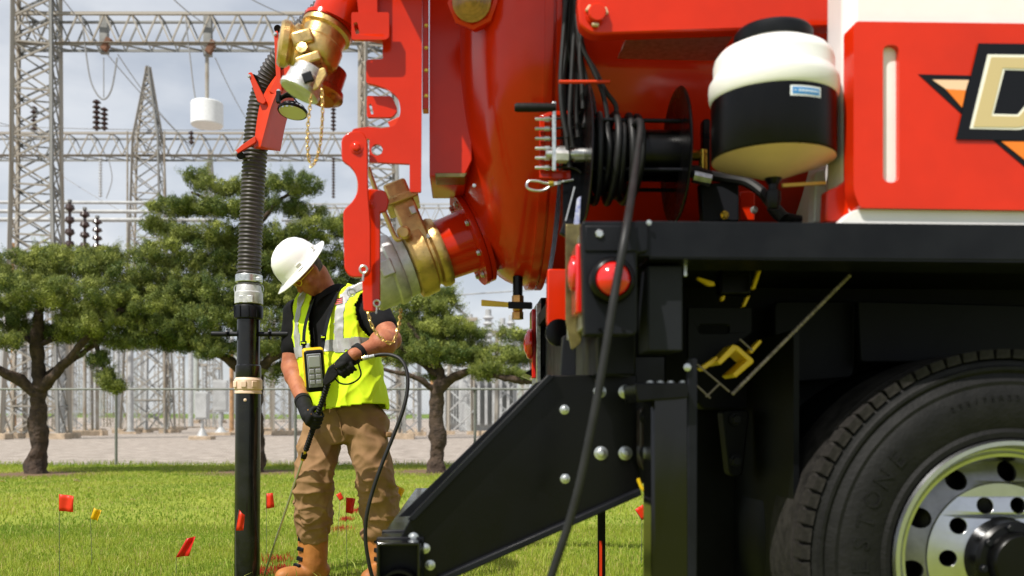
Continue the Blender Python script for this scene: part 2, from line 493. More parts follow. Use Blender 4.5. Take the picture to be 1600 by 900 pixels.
def tint_material(name, rough, trans, bump=False):
    m = bpy.data.materials.new(name); m.use_nodes = True
    nt = m.node_tree; b = nt.nodes['Principled BSDF']; b.inputs['Roughness'].default_value = rough; b.inputs['Specular IOR Level'].default_value = 0.25
    a = nt.nodes.new('ShaderNodeVertexColor'); a.layer_name = 'tint'
    nt.links.new(a.outputs['Color'], b.inputs['Base Color'])
    if trans:
        tr = nt.nodes.new('ShaderNodeBsdfTranslucent'); nt.links.new(a.outputs['Color'], tr.inputs['Color'])
        mx = nt.nodes.new('ShaderNodeMixShader'); mx.inputs[0].default_value = trans
        out = nt.nodes['Material Output']
        nt.links.new(b.outputs[0], mx.inputs[1]); nt.links.new(tr.outputs[0], mx.inputs[2]); nt.links.new(mx.outputs[0], out.inputs['Surface'])
    return m
BLADE = tint_material('grass_blade', 0.5, 0.45)
LEAFM = tint_material('juniper_leaf', 0.6, 0.12)
GC = [(0.185, 0.295, 0.028), (0.42, 0.47, 0.065), (0.54, 0.47, 0.17)]
near = blade_set('mown_grass', 190000, 4.2, 7.6, 3.6, 5.2, .014, .045, .0046, 1, GC)
tag(near, 'short green mown grass in the foreground around the worker', 'grass', kind='stuff')
midg = blade_set('mown_grass', 150000, 7.6, D_FENCE, 5.6, 13.5, .016, .045, .010, 2, GC)
tag(midg, 'green lawn grass between the flags and the fence', 'grass', kind='stuff')
tall = blade_set('grass_tuft', 1100, 4.6, 7.0, 3.4, 4.6, .05, .11, .0055, 5, [(0.32, 0.44, 0.05), (0.55, 0.58, 0.14)], lean=0.9)
tag(tall, 'scattered longer grass blades standing out of the foreground lawn', 'grass', kind='stuff')
edgeg = blade_set('rough_grass', 7000, D_FENCE - 0.5, D_FENCE + 0.55, 13.5, 14.0, .03, .13, .012, 21, GC, lean=0.8)
tag(edgeg, 'ragged unmown grass along the foot of the chain-link fence', 'grass', kind='stuff')
redg = blade_set('sprayed_grass', 1300, 0, 0, 0, 0, .02, .058, .005, 9, [(0.42, 0.020, 0.018), (0.55, 0.07, 0.04)], only_red=True)
tag(redg, 'grass sprayed with red marking paint in patches', 'paint mark', kind='stuff')

# ================================================================== chain-link fence
fence = thing('chain_link_fence', FW * D_FENCE, 'low galvanised chain-link fence running along the gravel yard', 'fence')
FPM = FPX / D_FENCE
def FP(x, z, dd=0.0): return FW * (D_FENCE + dd) + RT * ((x - CX) / FPM) + UP * z
FTOP = (727 - 608) / FPM
for x in (-382, -101, 180, 461, 742, 1023, 1304):
    mb = MB(); mb.lathe([(0.028, -0.05), (0.028, FTOP - 0.02), (0.034, FTOP - 0.02), (0.034, FTOP + 0.02), (0.0, FTOP + 0.045)], FP(x, 0, 0.045), (0, 0, 1), 12)
    part('post', mb, FENCEM, fence)
mb = MB(); mb.tube([FP(-560, FTOP - 0.0), FP(1450, FTOP - 0.0)], 0.021, 8); part('top_rail', mb, FENCEM, fence)
mb = MB(); mb.tube([FP(-560, 0.04), FP(1450, 0.04)], 0.004, 5); part('bottom_wire', mb, FENCEM, fence)
mb = MB()
s = 0.066
x0, x1 = (-560 - CX) / FPM, (1450 - CX) / FPM
k = 0
xx = x0 - FTOP
while xx < x1:
    for sg in (1, -1):
        xa, xb = (xx, xx + FTOP * 0.92) if sg > 0 else (xx + FTOP * 0.92, xx)
        a = FW * (D_FENCE - 0.024 + 0.004 * sg) + RT * xa + UP * 0.04; b = FW * (D_FENCE - 0.024 + 0.004 * sg) + RT * xb + UP * (FTOP - 0.02)
        dv = RT * 0.0014; du = FW * 0.0025
        mb.add([a - dv, a + dv, a + du, b - dv, b + dv, b + du], [(0, 1, 4, 3), (1, 2, 5, 4), (2, 0, 3, 5)])
    xx += s
o = part('wire_mesh', mb, FENCEM, fence, fix=False, smooth=0); tag(o, kind='stuff')

# ================================================================== substation
def SP(x, y, d): return PD(x, y, d)
def col_local(c, yaw):
    cx = (RT * math.cos(yaw) + FW * math.sin(yaw)); cy = (-RT * math.sin(yaw) + FW * math.cos(yaw))
    return lambda a, b, z: Vector(c) + cx * a + cy * b + UP * z
def lattice_tower(name, label, xpx, d, widths, yaw, w_leg, w_brace, panels, mats=(STEEL, STEELD), group=None, peak=None, joined=False):
    """widths: list of (height, half width); bracing as single members"""
    base = FW * d + RT * ((xpx - CX) * d / FPX) + UP * ground_z(d)
    t = thing(name, base, label, 'lattice tower', group)
    L = col_local(base, yaw)
    def hw(z):
        for (z0, a0), (z1, a1) in zip(widths, widths[1:]):
            if z <= z1: return a0 + (a1 - a0) * (z - z0) / (z1 - z0)
        return widths[-1][1]
    H = widths[-1][0]
    cs = [(-1, -1), (1, -1), (1, 1), (-1, 1)]
    for i, (sx, sy) in enumerate(cs):
        for (z0, a0), (z1, a1) in zip(widths, widths[1:]):
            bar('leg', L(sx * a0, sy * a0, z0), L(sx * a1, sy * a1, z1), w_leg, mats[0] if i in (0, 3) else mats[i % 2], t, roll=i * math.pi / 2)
        mb = MB(); mb.box(L(sx * widths[0][1], sy * widths[0][1], 0.05), (0.9, 0.9, 0.5)); part('footing', mb, CONC, t, bevel=0.02)
    zs = [0]
    while zs[-1] < H - 0.3:
        zs.append(min(H, zs[-1] + max(0.7, 2 * hw(zs[-1]) * panels)))
    for i in range(len(zs) - 1):
        z0, z1 = zs[i], zs[i + 1]; a0, a1 = hw(z0), hw(z1)
        for q in range(4):
            (ax, ay), (bx, by) = cs[q], cs[(q + 1) % 4]
            m_ = mats[0] if q in (0, 3) else mats[1]  # faces away from the sun get the darker steel as painted shade
            bar('brace', L(ax * a0, ay * a0, z0), L(bx * a1, by * a1, z1), w_brace, m_, t)
            bar('brace', L(bx * a0, by * a0, z0), L(ax * a1, ay * a1, z1), w_brace, m_, t)
            if i % 2 == 0: bar('strut', L(ax * a1, ay * a1, z1), L(bx * a1, by * a1, z1), w_brace, m_, t)
    return t
def truss(name, label, xa, xb, ytop, ybot, d, depth, w_ch, w_br, npan, group=None, mats=(STEEL, STEELD)):
    """box girder seen from below, between two photo columns at depth d"""
    ctr = SP((xa + xb) / 2, ybot, d)
    t = thing(name, ctr, label, 'girder', group)
    zt = CAMH + (HY - ytop) * d / FPX; zb = CAMH + (HY - ybot) * d / FPX
    def pt(u, z, back): return FW * (d + depth * back) + RT * ((xa + (xb - xa) * u - CX) * d / FPX) + UP * z
    for z in (zt, zb):
        for bk in (0, 1): bar('chord', pt(0, z, bk), pt(1, z, bk), w_ch, mats[bk], t, roll=bk * math.pi / 2 + (0 if z == zt else math.pi))  # rear chords take the darker steel, shade put into the colour
    for i in range(npan):
        u0, u1 = i / npan, (i + 1) / npan; um = (u0 + u1) / 2
        for bk in (0, 1):
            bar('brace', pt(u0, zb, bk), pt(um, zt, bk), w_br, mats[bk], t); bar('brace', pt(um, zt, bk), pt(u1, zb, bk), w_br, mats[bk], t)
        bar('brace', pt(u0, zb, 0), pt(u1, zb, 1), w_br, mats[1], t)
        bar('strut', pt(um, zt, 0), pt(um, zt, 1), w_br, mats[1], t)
    return t
DA, DB = 48.0, 75.0
lattice_tower('lattice_tower', 'tall pale steel lattice tower at the left edge, nearest of the towers', 56, DA, [(0, 1.35), (8, 1.08), (14, 0.98), (26, 0.92)], 0.28, 0.24, 0.085, 0.62)
lattice_tower('lattice_tower', 'lattice tower half hidden behind the red bracket plates', 592, DA, [(0, 1.2), (8, 0.95), (14, 0.85), (25, 0.8)], 0.28, 0.22, 0.08, 0.62)
lattice_tower('lattice_tower', 'slender lattice tower rising to a pointed peak above the juniper trees', 231, DB, [(0, 1.75), (12, 1.30), (23.5, 1.0), (29.6, 0.10)], 0.18, 0.20, 0.085, 0.75)
lattice_tower('lattice_tower', 'small distant lattice mast with a pointed top beside the middle tree', 328, 150, [(0, 2.0), (30, 1.3), (44, 0.12)], 0.3, 0.24, 0.13, 0.8)
truss('lattice_girder', 'upper lattice girder crossing the sky from the left tower', 18, 640, 21, 68, DA, 1.0, 0.15, 0.075, 15)
truss('lattice_girder', 'lower lattice girder carried by the pointed tower', -120, 640, 208, 243, DB, 1.5, 0.17, 0.085, 22)
truss('lattice_girder', 'short pale bus girder showing between the middle tree and the red plates', 440, 720, 319, 345, 68, 1.2, 0.12, 0.06, 12, mats=(STEELL, STEEL))
# bus pipes on the left
for i, (y, lb) in enumerate(((316, 'uppermost of three pale bus pipes left of the middle tree'), (330, 'middle one of three pale bus pipes left of the middle tree'), (343, 'lowest of three pale bus pipes left of the middle tree'))):
    mb = MB(); a, b = SP(-60, y, 62 + i), SP(330, y + 1, 62 + i); mb.tube([a, b], 0.11 + 0.02 * i, 10)
    o = part('bus_pipe', mb, STEELL, None); tag(o, lb, 'pipe', 'pale bus pipes')
def insulator(name, label, top, bot, r, nd, m, parent=None, core=0.35, shed=True, group=None):
    top, bot = Vector(top), Vector(bot); L = (bot - top).length
    prof = [(r * core, 0)]
    for i in range(nd):
        h0 = L * (i + 0.2) / nd; h1 = L * (i + 0.55) / nd; h2 = L * (i + 0.8) / nd
        prof += [(r * core, h0), (r * 0.75, h0 + 0.02 * L / nd), (r, h1), (r * core, h2)]
    prof.append((r * core, L))
    mb = MB(); mb.lathe(prof, top, bot - top, 12)
    o = part(name, mb, m, parent, smooth=40)
    if parent is None: tag(o, label, 'insulator', group)
    return o
# brown post insulators above the left tree
for i, (x, y0) in enumerate(((109, 316), (132.5, 328), (152, 341))):
    d = 60
    b = FW * d + RT * ((x - CX) * d / FPX)
    t = thing('post_insulator', b, ['leftmost and tallest brown post insulator above the left tree', 'middle one of three brown post insulators above the left tree', 'rightmost and lowest brown post insulator above the left tree'][i], 'insulator', 'brown post insulators')
    zt = CAMH + (HY - y0) * d / FPX; zb = CAMH + (HY - 392) * d / FPX
    insulator('porcelain_stack', '', b + UP * zt, b + UP * zb, 0.32, 4, PORC, t, core=0.3)
    mb = MB(); mb.lathe([(0.12, 0), (0.12, zb)], b, (0, 0, 1), 10); part('post', mb, STEEL, t)
    mb = MB(); mb.lathe([(0.14, 0), (0.14, 0.16), (0.0, 0.2)], b + UP * zt, (0, 0, 1), 10); part('cap', mb, STEELD, t)
    mb = MB(); mb.box(b + UP * 0.1, (1.0, 1.0, 0.5)); part('footing', mb, CONC, t)
# hanging hardware on the upper girder
def hanger(x, d, ytop, ybot, label):
    c = SP(x, ybot, d); t = thing('girder_hanger', c, label, 'hanger')
    zt = CAMH + (HY - ytop) * d / FPX; zb = CAMH + (HY - ybot) * d / FPX
    mb = MB(); mb.box((c.x, c.y, (zt + zb) / 2), (0.42, 0.30, zt - zb)); part('plate', mb, STEELD, t, bevel=0.02)
    mb = MB(); mb.box((c.x + 0.25, c.y - 0.35, zb + 0.35), (0.3, 0.3, 0.7), Matrix.Rotation(0.5, 3, 'Y')); part('clamp', mb, mat('rust', (0.16, 0.07, 0.035), 0.8, vary=0.3), t, bevel=0.02)
    return t
hanger(163, DA + 0.5, 24, 84, 'dark steel hanger plate on the upper girder nearest the left tower')
hanger(325, DA + 0.5, 26, 88, 'dark steel hanger plate on the upper girder above the white drum')
# white line trap drum
d = DA + 0.5
c = SP(323.5, 197, d); R_ = 24.5 * d / FPX; Hh = 36 * d / FPX
t = thing('line_trap', c, 'white drum-shaped line trap hanging below the upper girder', 'line trap')
mb = MB(); mb.lathe([(R_ * .94, 0), (R_, 0.05), (R_, Hh - 0.05), (R_ * .96, Hh), (R_ * .5, Hh + 0.02), (0, Hh + 0.02)], c, (0, 0, 1), 32); part('drum', mb, mat('white_enamel', (0.78, 0.79, 0.79), 0.4, vary=0.05), t)
mb = MB(); mb.tube([c + UP * Hh, SP(323.5, 88, d)], 0.10, 8); part('hanger_rod', mb, STEEL, t)
mb = MB(); mb.box(c + UP * (Hh + 0.08), (0.4, 0.4, 0.16)); part('top_fitting', mb, STEELD, t)
# brown suspension strings
for (x, y0, y1, d, r, n, lb) in ((151, 156, 204, DB - 8, .30, 6, 'dark brown insulator string beside the left tower, left one of a pair'), (163, 168, 204, DB - 8, .27, 5, 'dark brown insulator string beside the left tower, right one of a pair'),
                          (53, 166, 205, DB - 6, .26, 6, 'dark brown insulator string seen through the left tower'), (157, 246, 308, DB, .16, 14, 'thin pale ribbed insulator string hanging below the lower girder'),
                          (521, 246, 310, DB, .16, 14, 'thin ribbed insulator string hanging near the red link plate'), (299, 205, 226, DB, .25, 3, 'short brown insulator under the white drum'),
                          (521, 150, 205, DA + 8, .17, 9, 'dark rod insulator hanging right of the gold chain')):
    o = insulator('insulator_string', lb, SP(x, y0, d), SP(x, y1, d), r, n, PORC if 'pale' not in lb else GPORC)
# wires: dropper loops and long diagonals
def wire(label, pts, r=0.03, m=WIRE, k=10):
    mb = MB(); mb.tube(spline(pts, k), r, 6)
    o = part('overhead_wire', mb, m, None); tag(o, label, 'wire', 'overhead wires and jumpers')
def sags(a, b, s, n=6):
    a, b = Vector(a), Vector(b)
    return [a.lerp(b, i / n) - UP * (4 * s * (i / n) * (1 - i / n)) for i in range(n + 1)]
wire('jumper cable looping below the upper girder beside the left tower', [SP(128, 26, DA), SP(134, 80, DA), SP(143, 130, DA), SP(160, 155, DA), SP(174, 140, DA), SP(183, 90, DA)], 0.045)
wire('thin dropper hanging inside the jumper loop', [SP(162, 90, DA), SP(162, 152, DA)], 0.03)
wire('jumper cable running down to the white drum', [SP(290, 30, DA), SP(297, 90, DA), SP(303, 140, DA), SP(312, 190, DA)], 0.04)
wire('long wire sloping from the top of the left tower down across the sky', sags(SP(95, -5, 44), SP(300, 230, 70), 0.3), 0.025)
wire('wire descending from the girder hanger toward the pointed tower', sags(SP(184, 85, DA), SP(280, 208, DB), 0.3), 0.025)
wire('wire descending steeply right of the white drum', sags(SP(336, 90, DA), SP(388, 190, DB), 0.2), 0.025)
wire('wire leaving the frame top near the hose', sags(SP(386, -5, 40), SP(470, 30, 46), 0.1), 0.022)
wire('wire crossing from the frame top to the upper girder', sags(SP(262, -10, 40), SP(325, 40, DA), 0.1), 0.025)
wire('faint level wire just above the lower girder', sags(SP(-60, 194, DB), SP(520, 200, DB), 0.3), 0.03)
wire('wire dropping from the lower girder beside the insulator string', [SP(170, 250, DB), SP(175, 280, DB), SP(166, 310, DB)], 0.04)
wire('wire falling across the sky at the far left', sags(SP(-40, 180, 60), SP(60, 205, 66), 0.1), 0.025)
wire('wire sloping behind the left tree from the lower girder', sags(SP(90, 270, DB), SP(190, 330, 66), 0.1), 0.025)
# slim posts rising to the lower girder
for (x, y0, d, lb) in ((199, 205, DB - 2, 'slim steel post left of the pointed tower'), (257, 205, DB - 2, 'slim steel post right of the pointed tower'), (568, 60, DA + 3, 'thick grey steel post beside the lattice tower behind the red plates')):
    b = FW * d + RT * ((x - CX) * d / FPX); zt = CAMH + (HY - y0) * d / FPX
    mb = MB(); rr = 0.09 if d > 60 else 0.17; mb.lathe([(rr, 0), (rr * .8, zt)], b, (0, 0, 1), 10)
    o = part('steel_post', mb, STEEL, None); tag(o, lb, 'post')

# support structures standing in the yard (seen under the trees and through the fence)
YARD = {'lattice': ('slim lattice support in the crowded yard behind the fence', 'slim lattice supports in the yard'), 'tube': ('round steel column topped by a pale ribbed insulator behind the fence', 'insulator columns in the yard'),
        'frame': ('distant small cross-braced frame deep in the yard', 'distant braced frames in the yard'), 'cabinet': ('distant small grey cabinet on a pedestal deep in the yard', 'distant cabinets in the yard')}
def yard_structure(x, ybase, ytop, w, kind, label=None, group=None):
    if label is None: label, group = YARD[kind]
    d = CAMH * FPX / (ybase - HY)
    b = FW * d + RT * ((x - CX) * d / FPX)
    H = (ybase - ytop) * d / FPX
    t = thing({'lattice': 'lattice_support', 'tube': 'tube_support', 'frame': 'braced_frame', 'cabinet': 'control_cabinet'}[kind], b, label, {'lattice': 'support', 'tube': 'support', 'frame': 'frame', 'cabinet': 'cabinet'}[kind], group)
    hw = w * d / FPX / 2
    L = col_local(b, random.uniform(-0.5, 0.5))
    if kind == 'tube':
        mb = MB(); mb.lathe([(hw * 1.6, 0.1), (hw * 1.6, 0.2), (hw, 0.22), (hw * 0.9, H), (hw * 1.2, H), (hw * 1.2, H + 0.1)], b, (0, 0, 1), 12); part('column', mb, STEELL, t)
        insulator('porcelain_stack', '', b + UP * (H + 1.3), b + UP * (H + 0.1), max(0.14, hw * 0.8), 6, GPORC, t)
        mb = MB(); mb.box(b + UP * 0.02, (hw * 5, hw * 5, 0.3)); part('footing', mb, CONC, t)
    elif kind == 'lattice':
        mbl = MB()
        for sx, sy in ((-1, -1), (1, -1), (1, 1), (-1, 1)):
            bar('leg', L(sx * hw, sy * hw, 0.1), L(sx * hw * .8, sy * hw * .8, H), hw * 0.28, random.choice((STEEL, STEELL)), t)
        n = max(3, int(H / (hw * 2.0)))
        for i in range(n):
            z0, z1 = H * i / n, H * (i + 1) / n
            for (ax, ay, bx, by) in ((-1, -1, 1, -1), (1, -1, 1, 1), (-1, 1, 1, 1), (-1, -1, -1, 1)):
                if i % 2: ax, ay, bx, by = bx, by, ax, ay
                mbl.tube([L(ax * hw * .95, ay * hw * .95, z0), L(bx * hw * .9, by * hw * .9, z1)], hw * 0.08, 4)
        tag(part('bracing', mbl, STEEL, t, smooth=0), kind='stuff')
        mb = MB(); mb.box(b + UP * 0.05, (hw * 3.2, hw * 3.2, 0.35)); part('footing', mb, CONC, t)
        mb = MB(); mb.box(L(0, 0, H + 0.08), (hw * 3.5, hw * 2, 0.16)); part('cap_beam', mb, STEEL, t)
    elif kind == 'frame':
        for sx in (-1, 1):
            bar('leg', L(sx * hw, 0, 0.1), L(sx * hw * .9, 0, H), 0.22, random.choice((STEEL, STEELL)), t)
            mb = MB(); mb.box(L(sx * hw, 0, 0.05), (0.9, 0.9, 0.4)); part('footing', mb, CONC, t)
        n = max(2, int(H / (hw * 1.6)))
        for i in range(n):
            z0, z1 = H * i / n, H * (i + 1) / n
            bar('brace', L(-hw, 0, z0), L(hw, 0, z1), 0.09, STEELL, t); bar('brace', L(hw, 0, z0), L(-hw, 0, z1), 0.09, STEELL, t)
        bar('crossbeam', L(-hw * 1.4, 0, H), L(hw * 1.4, 0, H), 0.25, STEEL, t)
    else:
        z0, z1 = H * 0.42, H
        mb = MB(); mb.box(L(0, 0, (z0 + z1) / 2), (hw * 2, 0.35, z1 - z0)); bx = part('box', mb, ENAM, t, bevel=0.02)
        mb = MB(); mb.box(L(0, 0, (z0 + z1) / 2) - FW * 0.2, (hw * 1.7, 0.03, (z1 - z0) * 0.88)); part('door', mb, STEELL, t, bevel=0.006)
        mb = MB(); mb.lathe([(hw * 0.9, 0.15), (hw * 0.35, 0.5), (hw * 0.25, 0.55), (hw * 0.25, z0)], b, (0, 0, 1), 12); part('pedestal', mb, STEELL, t)
        mb = MB(); mb.box(b + UP * 0.02, (hw * 3.4, hw * 3, 0.32)); part('footing', mb, CONC, t, bevel=0.02)
yard_structure(316, 687, 612, 20, 'cabinet', 'grey control cabinet on a pedestal left of the black pipe')
yard_structure(345, 680, 594, 22, 'cabinet', 'larger grey enamelled cabinet just left of the black pipe, behind the first')
yard_structure(204, 678, 545, 10, 'tube', 'thick pale tube support standing between fence post and cabinet')
yard_structure(96, 685, 470, 12, 'tube', 'stout grey tube support just right of the left trunk')
yard_structure(22, 684, 430, 34, 'frame', 'pale cross-braced frame at the far left behind the left tree')
yard_structure(128, 677, 480, 30, 'frame', 'cross-braced steel frame right of the left trunk')
yard_structure(245, 676, 500, 44, 'frame', 'cross-braced frame under the middle tree crown')
yard_structure(390, 679, 480, 36, 'frame', 'cross-braced frame right behind the black pipe')
yard_structure(440, 679, 500, 26, 'frame', 'cross-braced frame between the black pipe and the worker')
yard_structure(640, 681, 480, 30, 'frame', 'cross-braced frame between the worker and the right trunk')
yard_structure(720, 679, 500, 44, 'frame', 'cross-braced frame right of the right trunk')
yard_structure(790, 681, 520, 30, 'frame', 'cross-braced frame at the right, behind the black arm')
for i, (x, yb, yt, w, kd) in enumerate(((-20, 676, 470, 12, 'lattice'), (45, 674, 500, 8, 'tube'), (78, 672, 470, 11, 'lattice'), (112, 671, 480, 12, 'lattice'), (150, 672, 470, 9, 'tube'),
        (165, 670, 490, 11, 'lattice'), (184, 671, 500, 7, 'tube'), (222, 671, 500, 12, 'lattice'), (262, 670, 510, 7, 'tube'), (280, 672, 490, 12, 'lattice'),
        (298, 670, 520, 8, 'tube'), (330, 671, 500, 11, 'lattice'), (362, 672, 510, 8, 'tube'), (418, 671, 500, 12, 'lattice'), (455, 672, 520, 8, 'tube'), (625, 672, 500, 11, 'lattice'),
        (655, 671, 520, 8, 'tube'), (700, 671, 520, 12, 'lattice'), (742, 672, 530, 9, 'tube'), (760, 670, 520, 12, 'lattice'), (775, 672, 540, 8, 'tube'), (812, 671, 530, 12, 'lattice'))):
    yard_structure(x, yb, yt, w, kd)
rd2 = random.Random(5)
for i in range(46):
    x = -30 + i * 19.5 + rd2.uniform(-6, 6)
    yard_structure(x, rd2.uniform(665.5, 669.5), rd2.uniform(535, 600), rd2.uniform(5, 12), rd2.choice(('lattice', 'tube', 'frame', 'lattice', 'cabinet')))
for i in range(17):
    x0 = -60 + i * 54; yb = rd2.uniform(664, 682)
    a, b = G(x0, yb), G(x0 + rd2.uniform(50, 100), yb + rd2.uniform(-2, 2)); mb = MB(); dv0 = (b - a); n_ = UP.cross(dv0).normalized() * 0.25
    mb.prism([a - n_, b - n_, b + n_, a + n_], UP * 0.32); o = part('cable_trench', mb, CONC, None, bevel=0.02); tag(o, 'low brown concrete cable trench on the gravel behind the fence', 'trench', 'cable trenches in the yard')
# wood poles
for (x, yb, yt, lb) in ((21, 682, 380, 'brown wooden pole at the far left under the tree'), (675, 678, 560, 'brown wooden pole just left of the right trunk'), (362, 678, 540, 'brown wooden pole beside the black pipe')):
    d = CAMH * FPX / (yb - HY); b = FW * d + RT * ((x - CX) * d / FPX); H = (yb - yt) * d / FPX
    mb = MB(); mb.lathe([(0.17, 0), (0.13, H), (0, H + 0.03)], b, (0, 0, 1), 12); o = part('wooden_pole', mb, WOOD, None); tag(o, lb, 'pole')
# big transformers with bushings on the right
def transformer(x, ybase, w, ytank, bush, label):
    d = CAMH * FPX / (ybase - HY); k = d / FPX
    b = FW * d + RT * ((x - CX) * k)
    t = thing('transformer', b, label, 'transformer')
    L = col_local(b, 0.25); hw = w * k / 2; H = (ybase - ytank) * k
    mb = MB(); mb.box(L(0, 0, H / 2), (hw * 2, hw * 1.4, H), Matrix.Rotation(0.2, 3, 'Z')); part('tank', mb, ENAM, t, bevel=0.06)
    for i in range(7):
        mb = MB(); mb.box(L(-hw + hw * 2 * (i + .5) / 7, -hw * 0.95, H * 0.48), (hw * 0.1, hw * 0.5, H * 0.75)); part('cooling_fin', mb, STEELL, t)
    for (bx, y1, r) in bush:
        p = L((bx - x) * k, 0, H); top = UP * ((ytank - y1) * k)
        insulator('bushing', '', p + top, p, r * k, 9, GPORC, t, core=0.6)
        mb = MB(); mb.lathe([(r * k * .55, 0), (r * k * .55, 0.5), (0, 0.55)], p + top, (0, 0, 1), 12); part('bushing_cap', mb, STEELL, t)
transformer(762, 674, 80, 575, [(735, 500, 6), (763, 492, 9), (786, 505, 8), (800, 500, 8)], 'grey transformer with tall ribbed bushings behind the right tree')
transformer(706, 672, 30, 590, [(699, 505, 5), (714, 500, 5)], 'smaller grey transformer with two bushings left of the big one')
for (x0, y0, x1, y1, lb) in ((690, 455, 735, 500, 'slanting pale bus bar above the right tree'), (700, 462, 845, 452, 'thin level bus wire under the brass valve')):
    mb = MB(); mb.tube([SP(x0, y0, 70), SP(x1, y1, 72)], 0.10 if 'slant' in lb else 0.05, 8); o = part('bus_bar', mb, STEELL, None); tag(o, lb, 'bus bar')

# ================================================================== juniper trees
BARK = mat('juniper_bark', (0.032, 0.021, 0.015), 0.95, col2=(0.085, 0.055, 0.038), vscale=9, bump=0.9, bscale=14, detail=8, dist=0.05)
def juniper(label, d, trunk, branches, pads, seed, tint=1.0):
    g = np.random.default_rng(seed); rd = random.Random(seed)
    k = d / FPX
    base = G(*trunk[0][:2]); base = FW * d + RT * ((trunk[0][0] - CX) * k)
    t = thing('juniper_tree', base, label, 'tree', 'junipers along the fence')
    def W3(x, y, dd=0.0): return FW * (d + dd) + RT * ((x - CX) * k) + UP * (CAMH + (HY - y) * k)
    # trunk: gnarled tapered tube
    path = spline([W3(x, y, dd) for x, y, r, dd in trunk], 8)
    rr = [r * k for x, y, r, dd in trunk]; n = len(path)
    rads = np.interp(np.linspace(0, len(rr) - 1, n), range(len(rr)), rr)
    mb = MB(); mb.tube(path, list(rads), 18)
    v = [Vector(p) for p in mb.v]
    for i, p in enumerate(v):
        c = path[min(i // 18, n - 1)]; q = noise.noise(p * 3.1) * 0.34 + noise.noise(p * 8.0) * 0.30
        v[i] = c + (p - c) * (1 + q)
    mb.v = [tuple(p) for p in v]
    part('trunk', mb, BARK, t, smooth=50)
    for br in branches:
        path = spline([W3(x, y, dd) for x, y, r, dd in br], 7); rr = [r * k for x, y, r, dd in br]
        rads = np.interp(np.linspace(0, len(rr) - 1, len(path)), range(len(rr)), rr)
        mb = MB(); mb.tube(path, list(rads), 10)
        mb.v = [tuple(Vector(p) + Vector((noise.noise(Vector(p) * 6), 0, noise.noise(Vector(p) * 6 + Vector((5, 5, 5))))) * 0.035) for p in mb.v]
        part('branch', mb, BARK, t, smooth=50)
    # crown: pads of foliage made of puffs, each puff a burst of small scale-leaf sprays
    V = []; C = []
    col_d = np.array([0.062, 0.100, 0.024]); col_l = np.array([0.365, 0.395, 0.088])
    for (px, py, rx, ry, dd) in pads:
        c = W3(px, py, dd); ax, az = rx * k * 0.97, ry * k * 0.76; ay = ax * 0.85
        area = ax * ay
        npuff = int(max(10, 185 * (ax * az + ax * ay)))
        padtone = rd.uniform(-0.22, 0.20)
        nplume = int(6 + 26 * ax)
        spots = []
        for i in range(nplume):                      # feathery shoots reaching out of the pad
            a = g.uniform(0, 2 * np.pi); u = g.uniform(-0.25, 0.9); s_ = math.sqrt(1 - u * u)
            od = (RT * float(s_ * math.cos(a)) + FW * float(s_ * math.sin(a)) * 0.8 + UP * float(0.25 + 0.35 * u)).normalized()
            p0 = c + RT * float(ax * s_ * math.cos(a)) * 0.9 + FW * float(ay * s_ * math.sin(a)) * 0.9 + UP * float(az * u)
            ln = float(g.uniform(0.10, 0.30))
            for q in range(5): spots.append((p0 + od * (ln * q / 4) + UP * (0.05 * (q / 4) ** 2), 0.075 - 0.011 * q))
        for i in range(npuff + len(spots)):
            u = g.uniform(-1, 1); a = g.uniform(0, 2 * np.pi); s_ = math.sqrt(1 - u * u)
            rr_ = g.uniform(0.40, 1.05) if g.random() < 0.5 else g.uniform(0.8, 1.05)
            if u < -0.35: rr_ *= 0.8
            pc = c + RT * float(ax * rr_ * s_ * math.cos(a)) + FW * float(ay * rr_ * s_ * math.sin(a)) + UP * float(az * rr_ * u)
            pr = float(g.uniform(0.05, 0.115))
            if i >= npuff: pc, pr = spots[i - npuff]
            tone = float(np.clip(0.38 + padtone + 0.28 * g.normal(), 0, 1))
            nl = int(215 * (pr / 0.1) ** 1.6)
            dv = g.normal(0, 1, (nl, 3)); dv[:, 2] += 0.30; dv /= np.linalg.norm(dv, axis=1)[:, None]
            o0 = np.array(pc) + dv * pr * g.uniform(0.72, 1.0, (nl, 1))
            side = np.cross(dv, g.normal(0, 1, (nl, 3))); side /= np.linalg.norm(side, axis=1)[:, None] + 1e-9
            alo = np.cross(side, dv)
            spk = (g.random((nl, 1)) < 0.4)
            alo = np.where(spk, dv * 1.0 + np.array([0, 0, 0.45]) + alo * 0.35, alo + dv * g.uniform(-0.1, 0.6, (nl, 1)))
            sz = pr * g.uniform(0.16, 0.28, (nl, 1))
            tip = o0 + alo * sz * np.where(spk, 1.6, 1.2)
            wv = side * sz * np.where(spk, 0.26, 0.50)
            tri = np.stack([o0 - wv, o0 + wv, tip], axis=1)
            V.append(tri)
            tn = np.clip(tone + g.normal(0, 0.14, nl), 0, 1)[:, None]
            cc = (col_d * (1 - tn) + col_l * tn) * tint
            C.append(np.repeat(cc[:, None, :], 3, axis=1))
    V = np.concatenate(V); C = np.concatenate(C); n = len(V)
    me = bpy.data.meshes.new('crown')
    me.vertices.add(n * 3); me.vertices.foreach_set('co', V.reshape(-1))
    me.loops.add(n * 3); me.loops.foreach_set('vertex_index', np.arange(n * 3, dtype=np.int32))
    me.polygons.add(n); me.polygons.foreach_set('loop_start', np.arange(n, dtype=np.int32) * 3); me.polygons.foreach_set('loop_total', np.full(n, 3, dtype=np.int32))
    me.update()
    ca = me.color_attributes.new('tint', 'FLOAT_COLOR', 'POINT'); full = np.ones((n * 3, 4)); full[:, :3] = C.reshape(-1, 3)
    ca.data.foreach_set('color', full.reshape(-1))
    me.materials.append(LEAFM)
